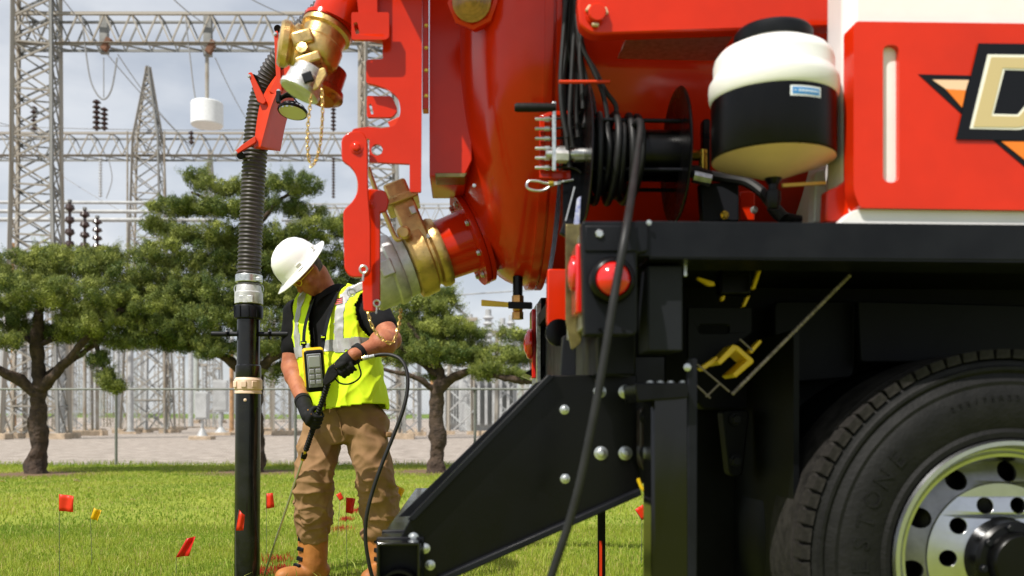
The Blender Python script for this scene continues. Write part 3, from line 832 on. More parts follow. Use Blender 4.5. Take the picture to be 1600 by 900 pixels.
    o = bpy.data.objects.new('crown', me); COL.objects.link(o); o.parent = t; o.matrix_parent_inverse = world_of(t).inverted()
    print('crown', n)
DT = CAMH * FPX / (740 - HY)
juniper('spreading juniper at the far left with a stout dark knotted trunk', DT,
    [(57, 748, 19, 0), (56, 725, 15.5, 0), (60, 690, 13, 0), (58, 650, 13.5, 0), (62, 615, 12, 0), (62, 590, 11, 0), (58, 545, 10, 0), (60, 500, 8, 0), (66, 450, 5, 0)],
    [[(62, 620, 10, 0), (35, 592, 8, -.2), (0, 573, 6, -.4), (-40, 560, 5, -.5)], [(64, 612, 9, 0), (100, 580, 7, -.2), (130, 552, 6, -.3), (165, 520, 6, -.4), (210, 490, 4, -.5)],
     [(62, 600, 8, 0), (95, 565, 6, .2), (135, 530, 5, .4), (150, 490, 4, .5)], [(59, 545, 6, 0), (30, 520, 5, .1), (0, 500, 4, .2)], [(59, 540, 6, 0), (90, 520, 5, .1), (125, 490, 4, .1)],
     [(160, 525, 4, -.3), (170, 560, 3, -.35), (185, 600, 2, -.35)]],
    [(-40, 440, 60, 40, 0), (30, 420, 62, 34, .2), (110, 415, 75, 34, .1), (190, 428, 65, 36, -.1), (60, 465, 80, 36, -.3), (150, 470, 80, 36, -.4), (-20, 500, 60, 35, -.2), (225, 485, 70, 40, -.2),
     (20, 540, 45, 14, -.5), (170, 515, 55, 24, -.4), (250, 525, 55, 26, -.1), (178, 592, 11, 10, -.35), (168, 568, 10, 16, -.35), (95, 500, 40, 20, .6), (192, 606, 12, 6, -.35), (285, 460, 50, 35, .2), (235, 450, 45, 30, .3), (60, 400, 40, 18, .3), (150, 398, 36, 16, .3), (-60, 480, 60, 30, .2), (110, 525, 50, 16, .3), (40, 515, 40, 18, .4), (210, 540, 40, 14, -.2)], 11)
juniper('tallest juniper, a layered tree behind the black pipe and the worker', DT + 0.4,
    [(396, 745, 19, 0), (398, 700, 16, 0), (396, 650, 15, 0), (400, 600, 13, 0), (395, 550, 11, 0), (398, 480, 9, 0), (400, 400, 7, 0), (395, 320, 5, 0), (392, 280, 3, 0)],
    [[(398, 600, 9, 0), (360, 562, 7, -.2), (310, 540, 5, -.4), (260, 530, 4, -.5)], [(398, 590, 9, 0), (430, 560, 7, -.2), (470, 545, 5, -.2), (520, 520, 4, -.2)],
     [(397, 480, 6, 0), (340, 470, 4, 0), (290, 430, 3, 0)], [(400, 420, 6, 0), (450, 390, 4, .1), (500, 360, 3, .1)], [(398, 360, 4, 0), (440, 310, 3, 0), (480, 285, 2, 0)], [(396, 350, 4, 0), (340, 320, 3, 0), (300, 300, 2, 0)]],
    [(308, 279, 18, 14, 0), (342, 292, 44, 16, .1), (400, 292, 30, 14, .2), (462, 290, 42, 22, 0), (430, 320, 40, 14, .2), (290, 326, 54, 13, 0), (360, 334, 50, 14, -.2), (258, 356, 34, 13, 0), (335, 370, 78, 19, .1), (430, 368, 50, 22, .2), (500, 362, 46, 24, 0),
     (285, 405, 75, 26, -.1), (370, 415, 80, 30, .3), (460, 415, 60, 32, .2), (530, 400, 40, 36, .2), (270, 450, 65, 30, -.1), (350, 462, 80, 30, -.2), (450, 465, 60, 32, .2), (525, 455, 40, 36, .2),
     (250, 495, 60, 26, -.2), (330, 508, 75, 28, -.4), (420, 510, 60, 32, -.1), (500, 505, 50, 36, .1), (300, 540, 62, 15, -.3), (400, 548, 46, 18, -.2), (450, 545, 38, 20, -.1), (345, 558, 22, 9, -.6), (530, 540, 40, 30, .2), (425, 585, 18, 18, 0), (575, 500, 40, 40, .4), (590, 545, 34, 26, .4), (545, 350, 36, 20, .3), (555, 430, 36, 34, .4), (480, 330, 30, 14, .3), (510, 570, 40, 20, .3), (470, 585, 30, 16, .2), (380, 380, 60, 24, .6), (400, 450, 60, 30, .6), (300, 480, 60, 26, .4)], 12)
juniper('open juniper on the right with a forked trunk beside the black arm', DT + 0.2,
    [(682, 743, 16, 0), (681, 720, 12.5, 0), (684, 690, 11.5, 0), (682, 650, 9.5, 0), (684, 610, 10, 0), (690, 590, 8, 0), (680, 560, 6, 0), (672, 520, 4, 0)],
    [[(684, 610, 9, 0), (705, 592, 8, -.1), (740, 582, 6, -.2), (790, 592, 5, -.3), (840, 600, 4, -.3)], [(682, 612, 6, 0), (650, 590, 4, -.2), (600, 578, 3, -.3), (560, 570, 2, -.3)], [(684, 585, 6, 0), (650, 560, 5, .1), (620, 540, 4, .1), (600, 530, 3, .1)],
     [(684, 560, 6, 0), (655, 530, 4, 0), (640, 505, 3, 0)]],
    [(655, 478, 36, 18, .1), (690, 482, 32, 20, 0), (640, 505, 36, 20, .2), (700, 515, 45, 20, -.1), (655, 535, 45, 20, .1), (735, 525, 24, 14, 0), (690, 555, 50, 22, -.2), (735, 560, 32, 20, 0), (780, 558, 36, 18, -.1), (640, 558, 26, 14, .1), (760, 585, 38, 11, -.2),
     (820, 560, 34, 20, .2), (830, 590, 36, 12, -.1), (800, 525, 24, 14, .3), (850, 545, 30, 24, .2), (675, 590, 10, 8, .2), (690, 460, 20, 8, 0), (670, 505, 50, 24, .4), (710, 545, 50, 22, .4), (640, 530, 40, 24, .5), (620, 560, 30, 16, .4)], 13, 1.05)
# ================================================================== vacuum excavation truck
def rp(pts, k=5):
    """pixel outline with rounded corners: (x, y) or (x, y, radius)"""
    out = []
    n = len(pts)
    for i, p in enumerate(pts):
        if len(p) == 2 or p[2] <= 0: out.append((p[0], p[1])); continue
        a, b, c = Vector(pts[i - 1][:2]), Vector(p[:2]), Vector(pts[(i + 1) % n][:2])
        u, w = (a - b), (c - b)
        r = min(p[2], u.length * 0.49, w.length * 0.49)
        s_, e = b + u.normalized() * r, b + w.normalized() * r
        for j in range(k + 1):
            t = j / k
            q = s_ * (1 - t) ** 2 + b * 2 * t * (1 - t) + e * t * t
            out.append((q.x, q.y))
    return out
def circ(x, y, r, n=20): return [(x + r * math.cos(2 * math.pi * i / n), y + r * math.sin(2 * math.pi * i / n)) for i in range(n)]
def plate(name, pts, Y, th, m, parent, holes=(), bevel=0.002, **k):
    mb = MB(); mb.prism([P(x, y, Y) for x, y in rp(pts)], (0, th, 0), [[P(x, y, Y) for x, y in h] for h in holes])
    return part(name, mb, m, parent, bevel=bevel, **k)
truck = thing('vacuum_truck', (P(1250, 660, 3.2).x, 3.2, 0), 'red and black vacuum excavation truck parked with its rear end at left', 'truck')
NY = Vector((0, -1, 0))
YD = 2.15
# ---- deck and frame
plate('deck_rail', [(995, 345), (1700, 352), (1700, 407), (1014, 402), (1014, 400), (995, 400)], YD, 0.06, BLKM, truck, bevel=0.004)
zdeck = P(910, 345, YD).z
plate('rail_bottom_flange', [(1014, 400), (1700, 407), (1700, 411), (1014, 404)], YD + 0.002, 0.16, BLKM, truck, bevel=0)
xr = P(910, 345, YD).x
mb = MB(); mb.box((xr + 1.52, 3.25, zdeck - 0.03), (2.95, 2.0, 0.05)); part('deck_floor', mb, FRAMEB, truck)
o = plate('corner_plate', [(909, 345, 5), (1013, 345), (1013, 394, 6), (996, 396), (996, 524, 10), (914, 524, 4)], YD - 0.012, 0.05, BLKM, truck, bevel=0.005)
plate('plate_bend', [(914, 352), (996, 352), (996, 393), (914, 393)], YD - 0.016, 0.006, BLKM, o, bevel=0.003)
bolt(truck, P(936, 366, YD - 0.012), NY, 0.020, ZINC)
bolt(truck, P(1014, 348, YD - 0.012), NY, 0.010, ZINC)
for x in (938, 974): bolt(truck, P(x, 515, YD - 0.012), NY, 0.008, BLK)
# side marker lamp
def lamp(c, axis, r, parent, ring=BLK, nm='marker_lamp', h=1.0):
    mb = MB(); mb.lathe([(r, 0), (r * 1.30, 0.004 * h), (r * 1.32, 0.016 * h), (r * 1.2, 0.030 * h), (r * 1.02, 0.034 * h), (r * 0.98, 0.012 * h), (0, 0.012 * h)], c, axis, 36)
    o = part(nm, mb, ring, parent, smooth=50)
    mb = MB(); mb.lathe([(r * .99, 0.012 * h), (r * 0.97, 0.030 * h), (r * 0.85, 0.040 * h), (r * 0.55, 0.048 * h), (r * 0.25, 0.052 * h), (0, 0.053 * h)], c, axis, 36)
    part('lens', mb, REDL, o, smooth=60)
    return o
lamp(P(955, 439, YD - 0.012), NY, 0.041, truck)
# rear lamps, seen edge-on
pr = P(902, 440, YD + 0.13)
mb = MB(); mb.box(pr + Vector((0.022, 0.12, 0.0)), (0.03, 0.36, 0.24)); ph = part('lamp_panel', mb, ZINC, truck, bevel=0.004)
mb = MB(); mb.box(pr + Vector((0.0, 0.0, 0.0)), (0.018, 0.10, 0.17)); part('stop_lamp', mb, REDL, ph, bevel=0.006)
lamp(pr + Vector((-0.007, 0.0, 0.02)), (-1, 0, 0), 0.034, ph, REDL, 'tail_lamp', 0.35)
# far rear corner
pf = P(838, 540, 4.1)
zf = pf.z
mb = MB(); mb.box((pf.x + 0.085, 4.15, zf + 0.02), (0.15, 0.30, 0.36)); ph2 = part('far_corner_box', mb, BLK, truck, bevel=0.006)
mb = MB(); mb.box((pf.x - 0.0, 4.10, zf), (0.020, 0.26, 0.34)); part('lamp_backing', mb, ZINC, ph2, bevel=0.003)
mb = MB(); mb.box((pf.x - 0.018, 4.06, zf), (0.020, 0.13, 0.30)); part('stop_lamp', mb, REDL, ph2, bevel=0.005)
lamp(Vector((pf.x - 0.026, 4.02, zf)), (-1, 0, 0), 0.05, ph2, REDL, 'tail_lamp', 0.7)
mb = MB(); mb.prism([P(x, y, 4.0) for x, y in ((820, 583), (838, 572), (872, 572), (872, 600), (850, 596))], (0, 0.3, 0)); part('far_bracket', mb, BLK, truck)
mb = MB(); mb.box(((pf.x + xr) / 2 + 0.10, 3.2, P(900, 520, 2.6).z), (0.10, 1.6, 0.26)); part('rear_crossmember', mb, BLKM, truck, bevel=0.006)
# tank cradle leg in red with a round eye
plate('tank_hinge_leg', [(856, 420), (886, 420), (886, 510), (880, 540, 12), (860, 528, 10), (855, 500)], 2.85, 0.05, RED, truck, bevel=0.004)
mb = MB(); mb.lathe([(0.042, 0), (0.042, 0.012), (0.03, 0.014), (0, 0.014)], P(873, 520, 2.85), NY, 20); part('hinge_eye', mb, BLK, truck)
plate('rear_upright', [(880, 525), (900, 525), (900, 590), (876, 590)], 2.62, 0.05, GREYP, truck)
plate('rear_side_plate', [(884, 350), (909, 350), (909, 536, 8), (893, 548, 6), (884, 500)], 2.34, 0.01, mat('olive_reflection_plate', (0.16, 0.13, 0.05), 0.25, 0.5, vary=0.5, vscale=12), truck)  # olive tint stands for the green reflection on the rear face
# box under the deck, frame rails and shadowed running gear
plate('tool_case', [(1012, 414, 4), (1067, 414, 4), (1067, 549, 4), (1012, 549, 4)], YD + 0.05, 0.12, GREYP, truck, bevel=0.006)
plate('case_strap', [(1068, 405), (1074, 405), (1074, 432, 3), (1068, 432, 3)], YD + 0.08, 0.01, ZINC, truck)
plate('frame_rail', [(900, 428), (1720, 428), (1720, 640), (1100, 640), (1060, 600), (930, 580)], 2.82, 0.07, FRAMEB, truck, bevel=0.006)
plate('frame_web', [(1210, 470, 10), (1335, 470, 12), (1335, 590, 12), (1210, 600, 4)], 2.66, 0.05, FRAMEB, truck, bevel=0.006)
plate('fender_support', [(1340, 470), (1720, 480), (1720, 566), (1345, 566, 6)], 2.60, 0.03, FRAMEB, truck, bevel=0.004)
plate('slotted_bracket', [(1075, 480), (1175, 480), (1175, 520), (1100, 575), (1075, 560)], 2.50, 0.02, FRAMEB, truck, holes=[rp([(1092, 507, 6), (1140, 507, 6), (1140, 521, 6), (1092, 521, 6)])])
plate('frame_lower_web', [(1085, 612), (1215, 612), (1215, 1050), (1085, 1050)], 2.95, 0.04, FRAMEB, truck)
plate('suspension_hanger', [(1128, 640, 10), (1172, 640, 10), (1160, 745, 14), (1140, 745, 14)], 2.72, 0.06, FRAMEB, truck, bevel=0.005)
plate('suspension_hanger', [(1185, 622, 8), (1208, 622, 8), (1212, 740), (1183, 740)], 2.72, 0.06, FRAMEB, truck, bevel=0.005)
for (x, y) in ((1150, 655), (1150, 720), (1197, 650), (1197, 690)): bolt(truck, P(x, y, 2.70), NY, 0.03, BLKM)
mb = MB(); q = P(1226, 800, 2.5); mb.box((q.x, 2.72, 0.62), (0.015, 0.62, 0.95)); part('mud_flap', mb, FRAMEB, truck)
mb = MB(); q = P(1400, 620, 3.3); mb.box((q.x + 0.2, 3.35, 0.85), (2.2, 0.10, 0.75)); part('far_frame_rail', mb, FRAMEB, truck)
mb = MB(); mb.box((q.x + 0.5, 3.10, 0.50), (1.6, 0.25, 0.35)); part('axle_housing', mb, FRAMEB, truck, bevel=0.05)
for (x, y, r) in ((1238, 620, 0.013), (1229, 620, 0.012)): 
    mb = MB(); mb.lathe([(r, 0), (r, 0.02), (r * .6, 0.024), (0, 0.024)], P(x, y, 2.62), NY, 16); part('yellow_plug', mb, mat('brass_plug', (0.55, 0.42, 0.08), 0.3, 0.6), truck)
# yellow stowed channel and straps
plate('yellow_channel', [(1120, 565), (1145, 538, 3), (1153, 540, 3), (1178, 562, 3), (1177, 567), (1150, 590), (1144, 585), (1168, 563), (1150, 547), (1126, 570)], 2.42, 0.10, YELP, truck, bevel=0.002)
plate('yellow_lug', [(1092, 575), (1120, 556), (1124, 562), (1098, 580)], 2.44, 0.03, YELP, truck)
plate('yellow_lug', [(1170, 548), (1188, 530), (1191, 534), (1175, 553)], 2.44, 0.03, YELP, truck)
for pts in ([(1157, 404), (1200, 406), (1199, 416), (1186, 420), (1160, 409)], [(1186, 418), (1192, 416), (1180, 452), (1175, 450)], [(1166, 464), (1173, 461), (1165, 478), (1160, 480)], [(1127, 463), (1134, 461), (1131, 470), (1127, 469)], [(1090, 432), (1116, 440), (1118, 446), (1108, 446), (1091, 436)]):
    plate('yellow_strap', pts, 2.46, 0.02, YELP, truck)
plate('black_pouch', [(1126, 408, 4), (1174, 408, 4), (1174, 460, 4), (1126, 460, 4)], 2.50, 0.05, BLK, truck, bevel=0.008)
for (x0, y0, x1, y1) in ((1088, 568, 1140, 612), (1086, 600, 1110, 622), (1103, 620, 1124, 600), (1156, 530, 1176, 548)):
    bar('link_rod', P(x0, y0, 2.42), P(x1, y1, 2.42), 0.005, ROPE, truck, 'rod')
mb = MB()
a, b = P(1328, 430, 2.36), P(1144, 616, 2.36); path = []
for i in range(120):
    t = i / 119; ax = a.lerp(b, t); path.append(ax)
mb.tube(path, [0.0048 + 0.0010 * math.sin(i * 2.2) for i in range(120)], 8); part('wire_rope', mb, ROPE, truck)
# ---- rear jack leg with clamp
plate('jack_leg', [(1018, 600), (1084, 600), (1084, 1215), (1018, 1215)], 2.24, 0.11, GLOSS, truck, bevel=0.008)
plate('jack_leg_edge', [(1074, 560), (1090, 560), (1088, 1215), (1076, 1215)], 2.235, 0.02, BLKM, truck, bevel=0.003)
plate('jack_clamp', [(992, 598, 4), (1076, 598, 4), (1076, 622, 3), (996, 628, 3)], 2.20, 0.17, BLK, truck, bevel=0.006)
for x in (1016, 1032, 1048, 1067): bolt(truck, P(x, 598, 2.26), (0, 0, 1), 0.016, ZINC, 'dome_bolt')
bolt(truck, P(1074, 574, 2.23), NY, 0.014, ZINC, 'dome_bolt')
plate('gap_filler_plate', [(984, 556), (1040, 556), (1040, 752), (1000, 756), (984, 740)], 2.60, 0.04, BLK, truck, bevel=0.004)  # added black plate, closes the bright gap behind the jack link
o = plate('jack_link', [(1000, 636, 9), (1020, 636, 6), (1020, 742, 6), (1000, 728, 9)], 2.42, 0.05, mat('brown_black_casting', (0.035, 0.025, 0.022), 0.35, vary=0.4, vscale=20), truck, bevel=0.004)
for y in (652, 707): bolt(truck, P(1010, y, 2.42), NY, 0.030, BLKM, 'dome_bolt')
mb = MB(); mb.tube(spline([P(997, 748, 2.45), P(1004, 764, 2.45), P(1014, 764, 2.45), P(1020, 752, 2.45)], 6), 0.005, 8); part('jack_hose', mb, YELP, truck)
# ---- under-ride guard: two bolted side arms carrying a cross tube
YA = 2.50
arm = plate('guard_arm', [(855, 586), (995, 586), (1000, 768), (700, 900), (640, 930), (610, 870), (640, 812)], YA, 0.012, BLK, truck, bevel=0.003)
mb = MB(); mb.prism([P(x, y, YA) for x, y in ((855, 586), (866, 588), (648, 812), (637, 810))], (0, -0.03, 0)); part('top_flange', mb, BLKM, arm, bevel=0.002)
mb = MB(); mb.prism([P(x, y, YA + 0.20) for x, y in ((836, 598), (862, 588), (648, 806), (622, 808))], (0, 0.012, 0)); part('rear_flange', mb, BLKM, arm, bevel=0.002)
mb = MB(); mb.prism([P(x, y, YA - 0.035) for x, y in ((1001, 764), (1003, 774), (690, 912), (680, 905))], (0, 0.05, 0)); part('bottom_flange', mb, BLKM, arm, bevel=0.003)
for (x, y, r) in ((937, 612, .027), (977, 612, .029), (939, 708, .029), (977, 708, .029), (882, 640, .020), (883, 748, .020), (646, 840, .021), (664, 857, .021), (672, 883, .021)):
    bolt(truck, P(x, y, YA), NY, r, ZINC, 'dome_bolt')
p0 = P(588, 848, 2.42); p1 = P(657, 848, 2.42); pz = P(620, 945, 2.42)
wt_, ht_ = p1.x - p0.x, p0.z - pz.z
cx, cz = (p0.x + p1.x) / 2, (p0.z + pz.z) / 2
mb = MB()
out = [(-1, -1), (1, -1), (1, 1), (-1, 1)]
o1 = [Vector((cx + a * wt_ / 2, 2.42, cz + b * ht_ / 2)) for a, b in out]; i1 = [Vector((cx + a * (wt_ / 2 - 0.008), 2.42, cz + b * (ht_ / 2 - 0.008))) for a, b in out]
mb.prism(o1, (0, 2.0, 0), [i1]); part('cross_tube', mb, GLOSS, truck, bevel=0.003)
for yy in (2.50, 2.66): 
    mb = MB(); mb.box((cx, yy, cz), (wt_ + 0.012, 0.012, ht_ + 0.010)); part('tube_clamp', mb, BLKM, truck, bevel=0.003)
mb = MB(); mb.lathe([(wt_ * 0.46, 0), (wt_ * 0.46, 0.05), (wt_ * 0.40, 0.05), (wt_ * 0.40, 0.0)], (cx, 2.425, cz - ht_ * 0.28), (0, 1, 0), 28); part('end_plug', mb, BLK, truck)
mb = MB(); mb.prism([P(x, y, 4.0) for x, y in ((860, 600), (900, 600), (900, 720), (700, 800), (690, 770))], (0, 0.012, 0)); part('far_guard_arm', mb, BLK, truck)

# ---- wheel
wc = P(1574, 874, 2.30); R = 0.540
def ring_x(prof, n=96): 
    m_ = MB(); m_.lathe(prof, (wc.x, wc.y, wc.z), (0, -1, 0), n, caps=prof[-1][0] < 1e-4); return m_
wheel = part('tyre', ring_x([(0.300, -0.26), (0.36, -0.285), (0.44, -0.29), (0.50, -0.275), (0.518, -0.25), (0.518, -0.02), (0.508, -0.005), (0.497, 0.0), (0.492, 0.006), (0.484, 0.006), (0.476, 0.000), (0.468, 0.004), (0.455, 0.012), (0.445, 0.010), (0.43, 0.018), (0.40, 0.022), (0.36, 0.018), (0.335, 0.008), (0.325, 0.014), (0.312, 0.012), (0.300, -0.005)]), RUB, truck, smooth=25)
# tread shoulder lugs
lug = MB(); lug.prism([(-0.0182, -0.006, 0.0), (0.0182, -0.006, 0.0), (0.0170, 0.017, 0.0), (-0.0170, 0.017, 0.0)], (0, 0, 0.06)); lugm = lug.mesh('tread_lug'); fix_normals(lugm); lugm.materials.append(TREADM)
NL = 75
for i in range(NL):
    a = 2 * math.pi * i / NL
    if math.sin(a) < -0.15: continue
    o = bpy.data.objects.new('tread_lug', lugm); COL.objects.link(o)
    rad = Vector((math.cos(a), 0, math.sin(a))); tang = Vector((-math.sin(a), 0, math.cos(a)))
    M = Matrix((tang, rad, Vector((0, 1, 0)))).transposed().to_4x4()
    M.translation = wc + rad * (0.520) + Vector((0, -0.002, 0)) 
    loc, q, sc = M.decompose()
    o.rotation_mode = 'QUATERNION'; o.location = loc; o.rotation_quaternion = q
    o.parent = wheel; o.matrix_parent_inverse = world_of(wheel).inverted()
part('tread_band', ring_x([(0.518, -0.25), (0.536, -0.245), (0.536, -0.075), (0.520, -0.070), (0.520, -0.055), (0.536, -0.050), (0.536, -0.030), (0.526, -0.018), (0.516, -0.008)]), TREADM, wheel, smooth=25)
# raised lettering on the sidewall
def letters(word, r0, a0, da, size, parent, m):
    for i, ch in enumerate(word):
        cu = bpy.data.curves.new('letter', 'FONT'); cu.body = ch; cu.size = size; cu.align_x = 'CENTER'; cu.extrude = 0.0007; cu.resolution_u = 3
        to = bpy.data.objects.new('letter', cu); COL.objects.link(to)
        me = bpy.data.meshes.new_from_object(to.evaluated_get(bpy.context.evaluated_depsgraph_get())); bpy.data.objects.remove(to)
        a = a0 - i * da
        rad = Vector((math.cos(a), 0, math.sin(a))); tang = Vector((math.sin(a), 0, -math.cos(a)))
        M = Matrix((tang, rad, Vector((0, -1, 0)))).transposed().to_4x4(); M.translation = wc + rad * r0 + Vector((0, -0.0225, 0))
        me.transform(M); me.materials.clear()
        link('raised_letter', me, m, parent, smooth=0)
letters('FIRESTONE', 0.372, math.radians(208), math.radians(8.6), 0.062, wheel, RUB)
letters('295/75R22.5', 0.405, math.radians(112), math.radians(3.0), 0.022, wheel, RUB)
# rim: polished aluminium, hand holes and stud holes as real recesses
rim = part('rim', ring_x([(0.296, -0.06), (0.300, 0.006), (0.308, 0.016), (0.303, 0.024), (0.292, 0.024), (0.286, 0.010), (0.283, -0.012), (0.276, -0.016), (0.270, -0.010), (0.262, -0.012), (0.256, -0.03), (0.25, -0.075)]), CHROME, truck, smooth=35)
def disc_with_holes(r0, r1, y_, th, nh, rh, rc, ph=0.0, n=72, slope=0.0):
    out_ = [wc + Vector((r1 * math.cos(2 * math.pi * i / n), -y_, r1 * math.sin(2 * math.pi * i / n))) for i in range(n)]
    hs = []
    for h in range(nh):
        a = ph + 2 * math.pi * h / nh
        hs.append([wc + Vector((rc * math.cos(a) + rh * math.cos(2 * math.pi * i / 16), -y_, rc * math.sin(a) + rh * math.sin(2 * math.pi * i / 16))) for i in range(16)])
    hs.append([wc + Vector((r0 * math.cos(2 * math.pi * i / 36), -y_, r0 * math.sin(2 * math.pi * i / 36))) for i in range(36)])
    m_ = MB(); m_.prism(out_, (0, th, 0), hs)
    m_.v = [(x, y - slope * (r1 - math.hypot(x - wc.x, z - wc.z)), z) for x, y, z in m_.v]; return m_
part('disc_outer', disc_with_holes(0.19, 0.258, -0.075, 0.012, 10, 0.027, 0.224, 0.16, slope=0.45), SHADEAL, rim, bevel=0.002)
part('disc_face', disc_with_holes(0.10, 0.192, -0.036, 0.014, 10, 0.0215, 0.142, 0.0, slope=0.22), CHROME, rim, bevel=0.003)
part('rim_barrel', ring_x([(0.192, -0.052), (0.186, -0.046), (0.182, -0.040), (0.186, -0.038), (0.195, -0.052)]), CHROME, rim, smooth=50)
part('brake_drum', ring_x([(0.0, -0.20), (0.25, -0.20), (0.25, -0.11), (0.0, -0.11)]), BLK, rim)
hub = part('hub', ring_x([(0.106, -0.045), (0.106, -0.02), (0.100, 0.0), (0.100, 0.028), (0.092, 0.036), (0.076, 0.038), (0.072, 0.060), (0.066, 0.066), (0.0, 0.066)]), BLK, truck, smooth=35)
for i in range(8):
    a = 2 * math.pi * i / 8 + 0.2
    bolt(hub, wc + Vector((0.086 * math.cos(a), -0.037, 0.086 * math.sin(a))), NY, 0.018, BLKM)
mb = MB(); mb.lathe([(0.300, 0.30), (0.44, 0.31), (0.51, 0.33), (0.53, 0.36), (0.53, 0.56), (0.50, 0.60), (0.3, 0.6)], wc, (0, 1, 0), 64); part('inner_tyre', mb, FRAMEB, truck, smooth=35)  # takes the shade-darkened chassis black in place of tyre rubber

# ---- spoils tank with dished rear door
TC = Vector((0, 3.45, 2.09)); TR = 0.725
xring = P(880, 200, 2.73).x
mb = MB(); mb.lathe([(TR * 0.985, 0.02), (TR * 0.985, 2.4)], (xring, TC.y, TC.z), (1, 0, 0), 96); part('tank_shell', mb, RED, truck, smooth=40)
prof = [(TR * math.cos(t), -0.295 * math.sin(t) ** 0.9) for t in np.linspace(0, math.pi / 2, 22)]
mb = MB(); mb.lathe([(TR, 0.0)] + prof, (xring - 0.055, TC.y, TC.z), (1, 0, 0), 96)
# gentle swage lines pressed in the door
mb.v = [tuple(Vector(v) + Vector((0.006 * math.exp(-(((Vector(v) - Vector((xring, TC.y, TC.z))).length - 0.62) / 0.03) ** 2), 0, 0))) for v in mb.v]
door = part('tank_door', mb, RED, truck, smooth=60)
mb = MB(); mb.lathe([(TR - 0.03, -0.055), (TR + 0.015, -0.055), (TR + 0.015, -0.030), (TR + 0.002, -0.028), (TR + 0.002, -0.022), (TR + 0.015, -0.020), (TR + 0.015, 0.0), (TR - 0.03, 0.0)], (xring, TC.y, TC.z), (1, 0, 0), 96)
part('tank_ring', mb, RED, truck, smooth=40)
plate('door_bracket', [(671, -60), (738, -60), (738, 250), (726, 276), (671, 276)], 3.05, 0.30, RED, truck, bevel=0.004)
plate('door_bracket_foot', [(680, 270), (730, 270), (726, 277), (680, 277)], 3.045, 0.10, mat('reflection_olive_metal', (0.20, 0.16, 0.06), 0.25, 0.6, vary=0.3, vscale=15), truck)  # olive-tan colour stands for a reflection along the bracket's lower edge
for y in (185, 290): bolt(truck, P(741, y, 3.03), NY, 0.010, ZINC)
# round amber lamp behind the boom
c = P(744, 8, 2.85)
mb = MB(); mb.lathe([(0.078, 0.0), (0.082, 0.03), (0.078, 0.05), (0.066, 0.052), (0.0, 0.03)], c, (-.25, -1, -.25), 8); part('work_lamp', mb, RED, truck)
for i in range(5):
    mb = MB(); mb.lathe([(0.058 - 0.010 * i, 0.052), (0.060 - 0.010 * i, 0.062 + 0.004 * i), (0.054 - 0.010 * i, 0.064 + 0.004 * i)], c, (-.25, -1, -.25), 24); part('lamp_ring', mb, BRN, truck)
# upper lift arm with pin
plate('lift_arm', [(903, 8), (905, -40), (1330, -60), (1330, 41), (1286, 42), (925, 54, 16), (906, 40, 10)], 2.44, 0.05, RED, truck, bevel=0.006)
mb = MB(); mb.lathe([(0.030, 0), (0.030, 0.006), (0.0, 0.006)], P(932, 22, 2.44), NY, 24); part('pin_boss', mb, RED, truck)
mb = MB(); mb.lathe([(0.024, 0), (0.024, 0.016), (0.021, 0.019), (0.0, 0.019)], P(932, 23, 2.436), NY, 24); pn = part('pivot_pin', mb, RED, truck)
for a in (0.4, 2.5, 4.6):
    q = P(932, 23, 2.43) + Vector((0.027 * math.cos(a), 0, 0.027 * math.sin(a))); mb = MB(); mb.box(q, (0.018, 0.012, 0.008), Matrix.Rotation(-a + 1.57, 3, 'Y')); part('pin_keeper', mb, mat('pale_paint_marker', (0.60, 0.45, 0.28), 0.5), pn, bevel=0.002)
plate('arm_shelf', [(985, 42), (1150, 47), (1150, 50), (985, 46)], 2.46, 0.20, ZINC, truck, bevel=0)
# boom beam above the tank, unseen, sized for the shade it casts on the door
bz0 = 2.42
mb = MB(); mb.box((0.36, 2.62, bz0 + 0.16), (1.38, 0.60, 0.30)); part('boom', mb, RED, truck, bevel=0.012)
mb = MB(); mb.box((0.35, 3.30, bz0 + 0.42), (1.8, 0.30, 0.10)); part('boom_saddle', mb, RED, truck, bevel=0.012)
# ---- hydraulic hoses bundle
HB = [((893, -20), (888, 60), (880, 130), (884, 200), (890, 262)), ((900, -20), (897, 50), (893, 120), (890, 190), (895, 230)), ((907, -20), (903, 55), (912, 110), (925, 150), (930, 180)), ((898, -20), (905, 60), (925, 105), (940, 140), (948, 175), (950, 205)),
      ((890, -20), (884, 40), (890, 90), (905, 125), (918, 160), (912, 200)), ((902, -20), (910, 70), (930, 110), (946, 142), (962, 165), (962, 190)), ((886, -20), (880, 60), (876, 120), (878, 170), (886, 215)), ((909, -20), (908, 40), (906, 90), (909, 130), (911, 170)), ((895, -20), (893, 60), (900, 110), (900, 170), (903, 215))]
for i, h in enumerate(HB):
    mb = MB(); mb.tube(spline([P(x, y, 2.60 - 0.012 * (i % 4)) for x, y in h], 8), 0.0068, 8); part('hydraulic_hose', mb, HOSEM, truck)
mb = MB(); mb.box(P(892, 90, 2.72), (0.055, 0.06, 1.0)); part('hose_tray', mb, BLK, truck)
bar('hose_tie_bar', P(873, 128, 2.54), P(953, 128, 2.54), 0.010, ORED, truck, 'rod')
